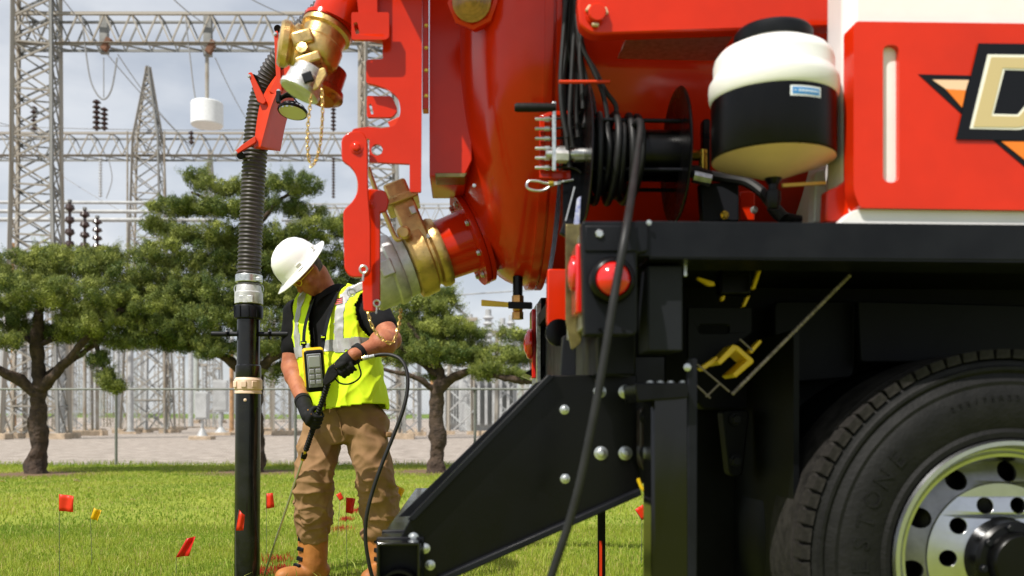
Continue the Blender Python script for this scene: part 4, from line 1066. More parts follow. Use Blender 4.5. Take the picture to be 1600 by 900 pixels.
# ---- hose reel
rc = P(985, 243, 2.62); xl = P(913, 243, 2.62).x; xrr = P(1056, 243, 2.62).x
mb = MB(); mb.lathe([(0.072, 0), (0.072, xrr - xl)], (xl, rc.y, rc.z), (1, 0, 0), 32); reel = part('hose_reel_drum', mb, BLK, truck)
for xx_ in (xl, xrr):
    mb = MB(); mb.lathe([(0.0, -0.002), (0.172, -0.002), (0.186, -0.004), (0.190, 0.0), (0.186, 0.004), (0.172, 0.002), (0.0, 0.002)], (xx_, rc.y, rc.z), (1, 0, 0), 56); part('reel_flange', mb, BLK, reel, smooth=60)
for a in (0.6, 2.2, 3.8, 5.3):
    bar('reel_tie_rod', (xl, rc.y + 0.1 * math.cos(a), rc.z + 0.1 * math.sin(a)), (xrr, rc.y + 0.1 * math.cos(a), rc.z + 0.1 * math.sin(a)), 0.012, BLKM, reel, 'rod')
# coiled hose and its free end
pts = []
turns = 6
for i in range(turns * 26 + 1):
    a = 2 * math.pi * i / 26 + math.pi * 0.9
    u = i / (turns * 26)
    rad_ = 0.100 + 0.010 * math.sin(u * 17) + 0.012 * u
    pts.append(Vector((xl + 0.02 + (xrr - xl) * 0.50 * u + 0.004 * math.sin(a * 1.7), rc.y - rad_ * math.cos(a), rc.z - 0.012 + rad_ * math.sin(a) * (1.05 + 0.10 * math.sin(i * 0.13)))))
mb = MB(); mb.tube(pts, 0.0100, 10); part('coiled_hose', mb, HOSEM, reel, smooth=60)
mb = MB(); mb.tube(spline([P(985, 215, 2.56), P(994, 192, 2.50), P(1001, 196, 2.46), P(996, 240, 2.38), P(988, 300, 2.24), P(978, 360, 2.095), P(962, 450, 2.075), P(944, 560, 2.07), P(922, 680, 2.07), P(897, 790, 2.08), P(864, 892, 2.09), P(835, 980, 2.10), P(800, 1100, 2.12), P(770, 1240, 2.15)], 10), 0.0098, 12)
part('reel_hose_end', mb, HOSEM, reel, smooth=60)
# axle stub, crank and swivel
mb = MB(); mb.lathe([(0.020, 0), (0.020, 0.03), (0.016, 0.03), (0.016, 0.055), (0.024, 0.055), (0.024, 0.085), (0.012, 0.085), (0.012, 0.11), (0, 0.11)], (xl, rc.y, rc.z), (-1, 0, 0), 20); part('reel_axle', mb, ZINC, reel)
mb = MB(); mb.box(P(866, 213, 2.60), (0.012, 0.006, 0.195)); part('crank_arm', mb, ZINC, reel, bevel=0.002)
mb = MB(); mb.tube([P(804, 168, 2.60), P(808, 168, 2.60), P(838, 168, 2.60), P(868, 168, 2.60)], [0.010, 0.0125, 0.0125, 0.0115], 16); part('crank_handle', mb, RUB, reel)
mb = MB(); mb.lathe([(0.018, 0), (0.018, 0.035), (0, 0.036)], P(888, 245, 2.60), (-1, 0, 0), 6); part('crank_hub', mb, SILV, reel)
mb = MB(); mb.lathe([(0.014, 0), (0.014, 0.03), (0.010, 0.03), (0.010, 0.06)], (xrr, rc.y, rc.z), (1, 0, 0), 12); part('swivel', mb, BLK, reel)
brs = mat('yellow_brass', (0.62, 0.42, 0.06), 0.25, 0.9)
q = P(1092, 243, 2.62)
mb = MB(); mb.lathe([(0.015, 0), (0.015, 0.03), (0.013, 0.032), (0.013, 0.05)], q + Vector((-0.03, 0, 0)), (1, 0, 0), 6); mb.lathe([(0.013, -0.015), (0.013, 0.045)], q + Vector((0.012, 0, 0)), (0, 0, -1), 12); part('brass_elbow', mb, brs, reel)
mb = MB(); mb.tube(spline([P(1070, 275, 2.6), P(1085, 266, 2.6), P(1100, 272, 2.6), P(1130, 278, 2.6), P(1165, 284, 2.58), P(1190, 300, 2.55), P(1205, 318, 2.52), P(1225, 340, 2.5)], 8), 0.015, 10); part('feed_hose', mb, HOSEM, truck)
mb = MB(); mb.lathe([(0.018, 0), (0.018, 0.05), (0.0, 0.05)], P(1083, 276, 2.58), (1, 0, -0.2), 8); part('feed_coupling', mb, ZINC, truck)
# reel stand
plate('reel_stand', [(1094, 285), (1155, 285), (1155, 346), (1098, 346)], 2.60, 0.04, GREYP, truck, bevel=0.005)
plate('reel_stand_post', [(1098, 185, 8), (1110, 185, 4), (1110, 300), (1098, 300)], 2.62, 0.03, BLK, truck, bevel=0.004)
bolt(truck, P(1132, 336, 2.59), NY, 0.02, brs); bolt(truck, P(1178, 328, 2.6), NY, 0.018, ZINC)
plate('red_block', [(1155, 298), (1180, 298), (1180, 345), (1155, 345)], 2.66, 0.08, RED, truck, bevel=0.004)
# ---- grease manifold: six studs on a red frame
fr = plate('manifold_frame', [(843, 181), (862, 173), (890, 173), (890, 180), (860, 181), (852, 186), (852, 266), (892, 266), (892, 280), (843, 278)], 2.66, 0.012, RED, truck)
for i in range(6):
    y = 186 + 15.2 * i
    mb = MB(); mb.lathe([(0.004, 0), (0.005, 0.004), (0.005, 0.026), (0.0075, 0.028), (0.0075, 0.042), (0.004, 0.044), (0.004, 0.060)], P(836, y, 2.64), (1, 0, 0), 10); part('grease_nipple', mb, ZINC, fr)
    mb = MB(); mb.tube(spline([P(862, y, 2.64), P(885, y - 1 if i > 1 else y - 2, 2.64), P(900, y - 5 + i * 1.4, 2.63), P(908, y - 12 + i * 4, 2.62)], 5), 0.0035, 7); part('grease_line', mb, HOSEM, fr)
mb = MB(); lp = [P(876, 287, 2.62), P(862, 290, 2.62), P(850, 297, 2.62), P(838, 298, 2.62), P(826, 295, 2.62), P(823, 289, 2.62), P(827, 283, 2.62), P(840, 283, 2.62), P(852, 286, 2.62), P(866, 286, 2.62), P(896, 281, 2.62)]
mb.tube(spline(lp, 6), 0.0035, 8); part('cable_loop', mb, ZINC, truck)
mb = MB(); mb.lathe([(0.008, 0), (0.008, 0.014)], P(857, 287, 2.62), (1, 0, 0), 8); part('cable_ferrule', mb, brs, truck)
# small hanging tags and padlock left of the deck corner
plate('reflector_strip', [(902, 310), (908, 306), (906, 350), (896, 356)], 2.40, 0.006, mat('blue_white_tag', (0.12, 0.16, 0.45), 0.4, col2=(0.7, 0.7, 0.75), vscale=60), truck)
plate('padlock', [(884, 338, 3), (900, 346, 3), (890, 372, 3), (874, 364, 3)], 2.42, 0.02, BLKM, truck, bevel=0.004)
bar('tag_cable', P(898, 292, 2.42), P(884, 345, 2.42), 0.004, ZINC, truck, 'rod')
bar('tag_lever', P(888, 382, 2.38), P(912, 350, 2.38), 0.008, mat('dull_brass', (0.35, 0.25, 0.08), 0.4, 0.7), truck, 'rod')

# ---- cone-bottom bottle in its black band
bc = P(1208, 278, 2.28); kk = bc.y / FPX * 1.0
def bz(y): return (278 - y) * kk * 0.905
def br(px): return px * kk
bott = MB(); bott.lathe([(br(12), bz(278)), (br(40), bz(267)), (br(92), bz(243)), (br(93), bz(240)), (br(93), bz(152)), (br(97), bz(146)), (br(100), bz(140)), (br(101), bz(122)), (br(100), bz(114)), (br(96), bz(107)), (br(93), bz(100)), (br(93.5), bz(82)), (br(91), bz(72)), (br(84), bz(62)), (br(70), bz(54)), (br(58), bz(50)), (br(56), bz(46)), (br(56), bz(30)), (0, bz(30))], bc, (0, 0, 1), 72)
bt = part('bottle', bott, WPLA, truck, smooth=40)
mb = MB(); mb.lathe([(br(96), bz(246)), (br(97), bz(244)), (br(97), bz(140)), (br(95), bz(138)), (br(94), bz(140))], bc, (0, 0, 1), 72)
mb.v = [(x, y, z + (0.012 if z > bc.z + bz(200) else -0.0)) if False else (x, y, z) for x, y, z in mb.v]
part('black_band', mb, BLK, bt, smooth=40)
mb = MB(); mb.lathe([(br(95.5), bz(248)), (br(60), bz(262)), (br(16), bz(279)), (0, bz(280))], bc, (0, 0, 1), 48); part('cone_base', mb, mat('cone_poly', (0.84, 0.56, 0.44), 0.45, vary=0.06), bt, smooth=40)
mb = MB(); mb.lathe([(br(60), bz(46)), (br(61), bz(44)), (br(61), bz(28)), (br(57), bz(22)), (br(30), bz(18)), (0, bz(17))], bc, (0, 0, 1), 48); part('lid', mb, BLKM, bt, smooth=35)
mb = MB(); mb.lathe([(br(2.5), bz(18)), (br(2.5), bz(6)), (0, bz(5))], bc + Vector((0.01, 0, 0)), (0, 0, 1), 10); part('lid_stud', mb, BLK, bt)
mb = MB(); mb.lathe([(br(15), bz(276)), (br(12), bz(283)), (br(8), bz(290)), (br(8), bz(300)), (br(12), bz(302)), (br(12), bz(318)), (br(9), bz(332)), (0, bz(333))], bc, (0, 0, 1), 20); part('outlet', mb, BLK, bt)
for yy in (128, 150): pass
# curved sticker on the band
def band_patch(x0, x1, y0, y1, off, m, nm, n=10):
    a0 = math.asin((x0 - 1208) / 97.0); a1 = math.asin((x1 - 1208) / 97.0); r = br(97) + off
    v = []; f = []
    for i in range(n + 1):
        a = a0 + (a1 - a0) * i / n
        for y in (y0, y1): v.append(bc + Vector((r * math.sin(a), -r * math.cos(a), bz(y))))
    for i in range(n): f.append((2 * i, 2 * i + 1, 2 * i + 3, 2 * i + 2))
    m_ = MB(); m_.add(v, f); return part(nm, m_, m, bt, fix=False)
band_patch(1201, 1250, 154, 171, 0.0012, mat('sticker_white', (0.75, 0.77, 0.8), 0.4), 'sticker_border')
band_patch(1204, 1247, 157, 168, 0.0022, mat('sticker_blue', (0.03, 0.22, 0.55), 0.4), 'sticker')
for i, (a, b) in enumerate(((1206, 1210), (1213, 1217), (1218, 1222), (1223, 1227), (1228, 1231), (1232, 1236), (1237, 1240), (1241, 1244))):
    band_patch(a, b, 160.5 if i else 161.5, 164.5 if i else 163.5, 0.0030, mat('sticker_ink', (0.5, 0.62, 0.75), 0.5) if i == 0 else bpy.data.materials['sticker_ink'], 'sticker_mark', 2)
bar('valve_lever', P(1222, 290, 2.28), P(1290, 286, 2.28), 0.008, mat('amber_lever', (0.6, 0.36, 0.03), 0.4), truck, 'bar')
mb = MB(); mb.tube(spline([P(1206, 322, 2.54), P(1216, 335, 2.53), P(1230, 342, 2.52), P(1250, 346, 2.52)], 5), 0.017, 10); part('outlet_hose', mb, RUB, truck)

# ---- water tank: white moulded body with a red cover panel
YW = 2.20
plate('water_tank', [(1322, -60), (1720, -60), (1720, 350), (1322, 347)], YW + 0.022, 0.14, WPLA, truck, bevel=0.03, segs=4)
mb = MB(); q = P(1335, 200, YW + .17); mb.box((q.x + 0.75, YW + 0.60, 1.95), (1.35, 0.84, 1.2)); part('water_tank_core', mb, WPLA, truck, bevel=0.04, segs=3)
plate('tank_foot', [(1272, 347), (1274, 268, 6), (1290, 262, 6), (1296, 347)], YW + 0.24, 0.05, WPLA, truck, bevel=0.008)
plate('tank_ledge', [(1310, 348, 6), (1330, 330, 8), (1345, 326), (1700, 331), (1700, 355), (1312, 351)], YW - 0.01, 0.12, WPLA, truck, bevel=0.012, segs=3)
slot = rp([(1380, 70, 12), (1405, 70, 12), (1405, 285, 12), (1380, 285, 12)])
cover = plate('red_cover', [(1334, 33, 9), (1720, 38), (1720, 330), (1344, 325, 6), (1334, 300, 10)], YW - 0.025, 0.06, RED, truck, holes=[slot], bevel=0.008, segs=3)
plate('cover_return', [(1290, 346), (1292, 298, 4), (1320, 286, 14), (1336, 250), (1340, 326), (1312, 346)], YW + 0.03, 0.04, RED, truck, bevel=0.004)
plate('slot_back', [(1370, 60), (1415, 60), (1415, 295), (1370, 295)], YW - 0.008, 0.01, WPLA, truck, bevel=0)
# emblem on the cover
INK = mat('emblem_black', (0.0055, 0.006, 0.009), 0.4, spec=0.2); GOLD = mat('emblem_gold', (0.56, 0.44, 0.22), 0.4); EWH = mat('emblem_white', (0.82, 0.80, 0.72), 0.4); EOR = mat('emblem_orange', (0.85, 0.20, 0.012), 0.4); EPK = mat('emblem_peach', (0.86, 0.55, 0.36), 0.4)
ye = YW - 0.0255
def decal(nm, pts, off, m, holes=()): plate(nm, pts, ye - off, 0.0012, m, cover, holes=holes, bevel=0)
decal('emblem_ground', [(1435, 116), (1523, 118), (1505, 180)], 0.0010, INK)
decal('emblem_peach', [(1457, 124.5), (1514, 125), (1509, 141), (1478, 139)], 0.0026, EPK)
decal('emblem_orange', [(1478, 139), (1509, 141), (1503.5, 168)], 0.0026, EOR)
decal('emblem_ground', [(1547, 215), (1720, 218), (1660, 310)], 0.0010, INK)
decal('emblem_orange', [(1565, 221), (1690, 222), (1655, 292)], 0.0026, EOR)
decal('emblem_ground', [(1529, 67.5), (1720, 70), (1700, 221), (1493.5, 218)], 0.0040, INK)
decal('emblem_letter_rim', [(1543.5, 85), (1630, 86, 30), (1640, 120, 20), (1628, 180, 30), (1604, 203, 20), (1515.5, 201)], 0.0054, EWH, holes=[[(1570, 109), (1604, 110), (1612, 124), (1602, 165), (1590, 179), (1552, 178)]])
decal('emblem_letter', [(1549, 89), (1628, 90, 28), (1637, 120, 20), (1625, 178, 28), (1602, 199, 18), (1521, 198)], 0.0068, GOLD, holes=[[(1567, 106), (1606, 107), (1615, 124), (1605, 167), (1592, 182), (1549, 181)]])

# ---- door linkage plates at the rear (lit red plates)
YL = 2.92
main = plate('hinge_plate', [(566, -60), (660, -60), (658, 300, 3), (640, 300, 3), (640, 256), (577, 253), (577, 217), (547, 214), (551, 201, 5), (576, 198), (596, 200), (617, 197, 6), (627, 175, 10), (622, 152, 8), (606, 139, 8), (588, 133), (572, 129, 3), (572, 93, 5), (598, 92), (598, 66), (566, 60)], YL, 0.016, RED, truck, holes=[circ(589, 234, 9)], bevel=0.002)
plate('stop_tab', [(549, 19, 4), (608, 19, 4), (608, 62, 9), (549, 62, 4)], YL - 0.05, 0.014, RED, truck, holes=[rp([(552, 36, 2), (558, 34, 2), (562, 52, 2), (556, 54, 2)])])
plate('stop_tab_web', [(552, -60), (590, -60), (590, 20), (560, 20)], YL - 0.045, 0.05, RED, truck)
plate('latch_tab', [(573, 150, 3), (612, 150, 6), (622, 172, 6), (612, 183, 5), (573, 183, 3)], YL + 0.03, 0.016, RED, truck, holes=[rp([(576, 163, 2), (580, 162, 2), (584, 178, 2), (580, 179, 2)])])
plate('hook_lobe', [(606, 190), (628, 180), (634, 216, 8), (626, 224, 8), (612, 206)], YL + 0.02, 0.014, ORED, truck)
lk = plate('link_plate', [(533, 216, 8), (546, 205, 8), (566, 205, 8), (574, 218, 6), (575, 300), (579, 350), (579, 424, 5), (572, 433, 6), (546, 433, 8), (538, 420, 6), (536, 328, 8), (550, 316, 10), (559, 300, 10), (559, 280, 10), (550, 262, 10), (534, 252, 8)], YL - 0.045, 0.016, RED, truck, bevel=0.003)
bolt(lk, P(557, 231, YL - 0.045), NY, 0.030, RED, 'dome_bolt', 'pivot_pin')
lk2 = plate('link_plate', [(574, 294), (602, 298, 4), (608, 312, 6), (604, 330, 6), (594, 332), (594, 480, 5), (586, 487, 5), (568, 486, 5), (565, 430)], YL + 0.05, 0.016, RED, truck, bevel=0.003)
bolt(lk2, P(580, 319, YL + 0.05), NY, 0.022, RED, 'dome_bolt', 'pivot_pin')
def eye(x, y, Y, r):
    m_ = MB(); pts_ = [P(x, y, Y) + Vector((r * math.cos(2 * math.pi * i / 16), 0, r * math.sin(2 * math.pi * i / 16))) for i in range(17)]
    m_.tube(pts_, r * 0.34, 8, caps=False); m_.tube([P(x, y, Y) - Vector((0, 0, r)), P(x - 1, y, Y) - Vector((0, 0, r * 3.2))], r * 0.3, 8); return part('eye_bolt', m_, ZINC, truck)
eye(568, 421, YL - 0.06, 0.011); eye(589, 474, YL + 0.04, 0.010)
plate('rear_post', [(660, -60), (669, -60), (669, 170), (660, 170)], YL + 0.02, 0.05, RED, truck)
for y in (40, 75, 110, 150): bolt(truck, P(666, y, YL + 0.02), NY, 0.010, brs)

# ---- lower inlet: neck, flange, gate valve and cam-lock cap
LI = 3.40
a_ = (P(586, 437, LI) - P(735, 376, LI)); a_.y = -0.04; ax = a_.normalized()
o_ = P(738, 374, LI); kp = LI / FPX
def LP(px): return px * kp
mb = MB(); mb.lathe([(LP(62), -0.12), (LP(60), -LP(10)), (LP(50), LP(0)), (LP(48), LP(20)), (LP(46), LP(58))], o_, ax, 48); neck = part('inlet_neck', mb, RED, truck)
mb = MB(); mb.lathe([(LP(40), -LP(2)), (LP(72), -LP(2)), (LP(73), 0), (LP(73), LP(7)), (LP(40), LP(8))], o_, ax, 56); fl = part('neck_flange', mb, RED, neck)
mb = MB(); mb.lathe([(LP(40), -LP(10)), (LP(72), -LP(10)), (LP(72), -LP(3)), (LP(40), -LP(3))], o_, ax, 56); part('tank_flange', mb, RED, neck)
uu = ax.orthogonal().normalized(); ww = ax.cross(uu)
for i in range(8):
    a = 2 * math.pi * i / 8 + 0.3
    q = o_ + (uu * math.cos(a) + ww * math.sin(a)) * LP(61)
    bolt(fl, q + ax * LP(8), ax, 0.020, ZINC); bolt(fl, q - ax * LP(10), -ax, 0.020, ZINC)
vb = o_ + ax * LP(50)
mb = MB(); mb.lathe([(LP(44), 0), (LP(53), LP(2)), (LP(55), LP(8)), (LP(53), LP(16)), (LP(47), LP(20)), (LP(47), LP(24)), (LP(56), LP(28)), (LP(57), LP(48)), (LP(55), LP(54)), (LP(44), LP(58))], vb, ax, 48); valve = part('gate_valve_body', mb, BRASS, truck, smooth=35)
pv = Vector((ax.z, 0, -ax.x)); pv = pv if pv.z > 0 else -pv      # up-left, square to the pipe
rotv = Matrix((pv, Vector((0, 1, 0)), ax)).transposed()
vc = vb + ax * LP(12)
mb = MB(); mb.prism([vc + Vector((0, s_ * LP(w_), 0)) + pv * LP(h_) for s_, w_, h_ in ((-1, 44, 10), (-1, 42, 60), (-1, 36, 90), (1, 36, 90), (1, 42, 60), (1, 44, 10))], ax * LP(34)); part('valve_bonnet', mb, BRASS, valve, bevel=0.008, segs=3)
mb = MB(); mb.box(vc + ax * LP(17) + pv * LP(90), (LP(12), LP(86), LP(52)), rotv); part('bonnet_flange', mb, BRASS, valve, bevel=0.006, segs=3)
mb = MB(); mb.prism([vc + Vector((0, s_ * LP(w_), 0)) + pv * LP(h_) for s_, w_, h_ in ((-1, 32, 95), (-1, 26, 122), (1, 26, 122), (1, 32, 95))], ax * LP(36)); part('bonnet_cap', mb, BRASS, valve, bevel=0.010, segs=3)
mb = MB(); mb.box(vc + ax * LP(28) + pv * LP(42), (LP(30), LP(20), LP(14)), rotv); part('bonnet_boss', mb, BRASS, valve, bevel=0.006)
mb = MB(); mb.box(vc + Vector((0, -LP(34), 0)) + pv * LP(66) + ax * LP(8), (LP(12), LP(20), LP(9)), rotv); part('name_plate', mb, ZINC, valve, bevel=0.002)
bolt(valve, vc + Vector((0, -LP(44), 0)) + pv * LP(20), NY, 0.018, ZINC)
mb = MB(); mb.tube(spline([P(575, 262, LI - 0.16), P(590, 305, LI - 0.16), P(606, 345, LI - 0.16), P(620, 374, LI - 0.16), P(634, 366, LI - 0.15)], 8), 0.0085, 10); part('valve_lever', mb, BRASS, valve)
mb = MB(); mb.lathe([(0.020, 0), (0.024, 0.01), (0.024, 0.03), (0.016, 0.036), (0, 0.036)], P(632, 366, LI - 0.13), (0, -1, 0), 14); part('lever_hub', mb, BRASS, valve)
cb = vb + ax * LP(56)
mb = MB(); mb.lathe([(LP(46), 0), (LP(49), LP(2)), (LP(49), LP(16)), (LP(53), LP(18)), (LP(55), LP(24)), (LP(55), LP(32)), (LP(51), LP(35)), (LP(52), LP(40)), (LP(52), LP(64)), (LP(49), LP(69)), (LP(30), LP(69)), (0, LP(68))], cb, ax, 48); camc = part('cam_lock_cap', mb, SILV, truck, smooth=35)
for s_ in (-1, 1):
    q = cb + ax * LP(34) + Vector((0, s_ * LP(52), 0)) - pv * LP(4)
    mb = MB(); mb.box(q, (LP(24), LP(16), LP(20)), rotv); part('cam_ear', mb, SILV, camc, bevel=0.004)
mb = MB(); mb.prism([P(x, y, LI - 0.14) for x, y in rp([(604, 424, 4), (560, 442), (545, 450, 4), (545, 460, 5), (553, 460, 4), (576, 448), (606, 438, 4)])], (0, 0.014, 0)); part('cam_arm', mb, SILV, camc, bevel=0.003)
mb = MB(); pts_ = [P(549, 457, LI - 0.14) + Vector((0.014 * math.cos(2 * math.pi * i / 14), 0, 0.014 * math.sin(2 * math.pi * i / 14))) for i in range(15)]; mb.tube(pts_, 0.0026, 7, caps=False); part('pull_ring', mb, ZINC, camc)
CH = mat('gold_chain_metal', (0.72, 0.50, 0.18), 0.3, 0.9)
chain('keeper_chain', spline([P(571, 437, LI - 0.16), P(574, 480, LI - 0.16), P(582, 510, LI - 0.16), P(598, 530, LI - 0.16), P(613, 534, LI - 0.15), P(622, 515, LI - 0.12), P(626, 485, LI - 0.08)], 10), 0.021, CH, camc)
# drain ball valve under the tank
q = P(809, 432, 3.35)
mb = MB(); mb.lathe([(0.018, 0), (0.018, 0.08), (0.014, 0.085)], q, (0, 0, -1), 16); dv = part('drain_pipe', mb, BLK, truck)
mb = MB(); mb.lathe([(0.022, 0.07), (0.022, 0.095), (0.017, 0.098), (0.019, 0.12), (0.017, 0.125), (0.021, 0.13), (0.021, 0.155), (0, 0.156)], q, (0, 0, -1), 6); part('drain_valve', mb, mat('bronze', (0.55, 0.28, 0.09), 0.35, 0.8, vary=0.2, vscale=30), dv)
plate('drain_lever', [(752, 468, 2), (794, 472), (820, 474), (820, 483), (794, 480), (752, 478, 2)], 3.30, 0.006, YELP, dv)
plate('drain_lever_end', [(794, 471), (832, 472, 3), (832, 483, 3), (794, 482)], 3.296, 0.005, BLKM, dv)
# ---- upper inlet: red elbow, flange, gold valve with two caps
UI = 3.05
ku = UI / FPX
def PU(x, y, Y): return P(x - 3, y + 9, Y)
def UPX(px): return px * ku * 1.06
o_ = PU(517, 33, UI); au = PU(500, 78, UI) - o_; au.y = -0.02; au.normalize()
mb = MB(); mb.tube(spline([PU(530, 2 + 28, UI), PU(541, 6, UI), PU(562, -24, UI + 0.02), PU(600, -60, UI + 0.05), PU(660, -90, UI + 0.1)], 8), [UPX(40)] * 33, 32); part('inlet_elbow', mb, RED, truck, smooth=50)
mb = MB(); mb.lathe([(UPX(20), -UPX(3)), (UPX(38), -UPX(3)), (UPX(38), UPX(3)), (UPX(20), UPX(3))], o_, au, 48); uf = part('upper_flange', mb, RED, truck)
for i in range(8):
    uu = au.orthogonal().normalized(); ww = au.cross(uu); a = 2 * math.pi * i / 8
    bolt(uf, o_ + (uu * math.cos(a) + ww * math.sin(a)) * UPX(33) - au * UPX(3), -au, 0.014, ZINC)
mb = MB(); mb.lathe([(UPX(33), UPX(3)), (UPX(37), UPX(5)), (UPX(37), UPX(12)), (UPX(32), UPX(15)), (UPX(31), UPX(30)), (UPX(34), UPX(34)), (UPX(34), UPX(56)), (UPX(30), UPX(62)), (UPX(24), UPX(64)), (UPX(24), UPX(70))], o_, au, 48); uv = part('swivel_valve_body', mb, BRASS, truck, smooth=35)
# side bonnet ring facing left
sc_ = PU(474, 66, UI); sa = Vector((-0.93, -0.25, 0.12)).normalized()
mb = MB(); mb.lathe([(UPX(22), -UPX(24)), (UPX(24), -UPX(4)), (UPX(30), 0), (UPX(32), UPX(3)), (UPX(32), UPX(10)), (UPX(27), UPX(14)), (UPX(30), UPX(16)), (UPX(33), UPX(20)), (UPX(33), UPX(28)), (UPX(29), UPX(32)), (0, UPX(34))], sc_, sa, 40); part('side_ring', mb, BRASS, uv, smooth=35)
mb = MB(); mb.box(PU(477, 52, UI - 0.09), (UPX(30), UPX(20), UPX(20)), Matrix.Rotation(-0.3, 3, 'Y')); part('valve_boss', mb, BRASS, uv, bevel=0.008, segs=3)
mb = MB(); mb.box(PU(486, 86, UI - 0.10), (UPX(36), UPX(20), UPX(14)), Matrix.Rotation(-0.35, 3, 'Y')); part('lever_boss', mb, BRASS, uv, bevel=0.006, segs=3)
mb = MB(); mb.lathe([(UPX(8), 0), (UPX(8), UPX(14)), (0, UPX(15))], PU(480, 74, UI - 0.09), (-.2, -1, .2), 8); part('valve_nut', mb, BRASS, uv)
# lower outlet, with its cap
q = PU(499, 96, UI)
mb = MB(); mb.lathe([(UPX(26), -UPX(4)), (UPX(25), UPX(26)), (UPX(30), UPX(30)), (UPX(31), UPX(38)), (UPX(26), UPX(40)), (UPX(20), UPX(46)), (0, UPX(46))], q + Vector((0.03, 0.05, 0)), (au + Vector((0.12, 0, 0))).normalized(), 40); part('outlet_body', mb, mat('red_anodised_metal', (0.40, 0.09, 0.035), 0.22, 0.75, vary=0.2, vscale=15), uv, smooth=35)
q = PU(485, 106, UI - 0.09); a2 = dirc(-0.42, -0.1, -0.90)
mb = MB(); mb.lathe([(UPX(20), -UPX(8)), (UPX(22), -UPX(6)), (UPX(22), UPX(4)), (UPX(25), UPX(6)), (UPX(26), UPX(22)), (UPX(29), UPX(24)), (UPX(29), UPX(30)), (UPX(26), UPX(32)), (0, UPX(30))], q, a2, 40); scp = part('cam_lock_cap', mb, SILV, truck, smooth=35)
mb = MB(); mb.prism([PU(x, y, UI - 0.16) for x, y in rp([(502, 98, 3), (511, 96, 3), (513, 106), (500, 128, 3), (492, 132, 3), (492, 126)])], (0, 0.012, 0)); part('cam_arm', mb, BRASS, scp, bevel=0.003)
mb = MB(); mb.box(PU(484, 112, UI - 0.165), (UPX(14), UPX(6), UPX(14)), Matrix.Rotation(-0.35, 3, 'Y')); part('cam_ear', mb, GREYP, scp, bevel=0.003)
chain('keeper_chain', spline([PU(506, 128, UI - 0.15), PU(507, 165, UI - 0.15), PU(504, 210, UI - 0.15), PU(497, 240, UI - 0.15), PU(489, 247, UI - 0.15), PU(484, 225, UI - 0.15), PU(484, 190, UI - 0.15), PU(487, 160, UI - 0.15), PU(489, 140, UI - 0.15)], 10), 0.019, CH, scp)

# ================================================================== suction hose, cradle and pipe
DP = 4.95
def H3(x, y, dd=0.0): return PD(x, y, DP + dd)
kh = DP / FPX
suc = thing('suction_pipe', G(386, 905), 'black suction pipe with ribbed hose standing upright in the lawn', 'suction pipe')
hp = spline([H3(389, 446), H3(389.5, 420), H3(391, 380), H3(393.5, 330), H3(396, 280), H3(399, 235), H3(401, 205), H3(405, 175), H3(412, 145), H3(424, 115, -.02), H3(445, 85, -.06), H3(470, 55, -.1), H3(498, 25, -.15), H3(525, -5, -.2), H3(560, -45, -.3), H3(600, -90, -.4)], 10)
# resample evenly so each rib has the same pitch
seg = [0]
for i in range(len(hp) - 1): seg.append(seg[-1] + (hp[i + 1] - hp[i]).length)
pitch = 0.0215; N = int(seg[-1] / pitch * 7)
q = np.linspace(0, seg[-1], N); xyz = np.array([tuple(p) for p in hp])
path = [Vector((np.interp(a, seg, xyz[:, 0]), np.interp(a, seg, xyz[:, 1]), np.interp(a, seg, xyz[:, 2]))) for a in q]
rad = [0.0585 + 0.0065 * (max(0, math.cos(2 * math.pi * a / pitch)) ** 0.5) for a in q]
mb = MB(); mb.tube(path, rad, 28)
hosem = mat('ribbed_hose', (0.050, 0.043, 0.040), 0.42, vary=0.2, vscale=25, spec=0.35)
part('ribbed_hose', mb, hosem, suc, smooth=60)
def vl(name, prof, m, n=32, **k):
    """lathe round the pipe axis; prof (radius px, photo row)"""
    z0 = H3(387, 900).z
    m_ = MB(); b0 = H3(387, 900)
    rows = sorted(prof, key=lambda t: -t[1])
    topx = H3(389, 430) - H3(386, 900); axv = topx.normalized()
    m_.lathe([(r * kh, (900 - y) * kh) for r, y in prof], H3(386, 900), axv, n)
    return part(name, m_, m, suc, **k)
cl = vl('hose_clamp', [(20.0, 442), (20.6, 441), (20.6, 431), (20.0, 430)], ZINC)
mb = MB(); mb.box(H3(405, 436, -0.05), (0.03, 0.014, 0.02)); part('clamp_screw', mb, ZINC, cl, bevel=0.002)
vl('cam_lock_coupling', [(18, 452), (19.5, 450), (20.5, 474), (20.5, 462), (22, 460), (22, 475), (18, 476)][:0] + [(18, 476), (21.5, 475), (21.5, 458), (19.5, 456), (18.5, 446), (17.5, 444)], SILV)
for xx_ in (371, 407):
    mb = MB(); mb.tube([H3(xx_ + 5 * math.cos(t), 452 + 7 * math.sin(t), -.0) for t in np.linspace(0, 2 * math.pi, 15)], 0.003, 6, caps=False); part('pull_ring', mb, ZINC, suc)
for xx_ in (378, 391): 
    mb = MB(); mb.box(H3(xx_, 467, -0.067), (0.03, 0.012, 0.038)); part('coupling_boss', mb, SILV, suc, bevel=0.003)
vl('black_collar', [(20, 499), (21.5, 498), (22, 480), (21, 478), (18, 477)], BLKM, n=20, bevel=0.002)
for a in (-0.9, -0.3, 0.3, 0.9):
    mb = MB(); p = H3(387.5, 488) + RT * (22 * kh * math.sin(a)) - FW * (22 * kh * math.cos(a)); mb.box(p, (0.006, 0.006, 0.06)); part('collar_rib', mb, BLKM, suc, bevel=0.001)
PIPEM = mat('black_plastic_pipe', (0.004, 0.0042, 0.005), 0.22, vary=0.3, vscale=14, rvar=0.08, col2=(0.008, 0.008, 0.009), spec=0.45)
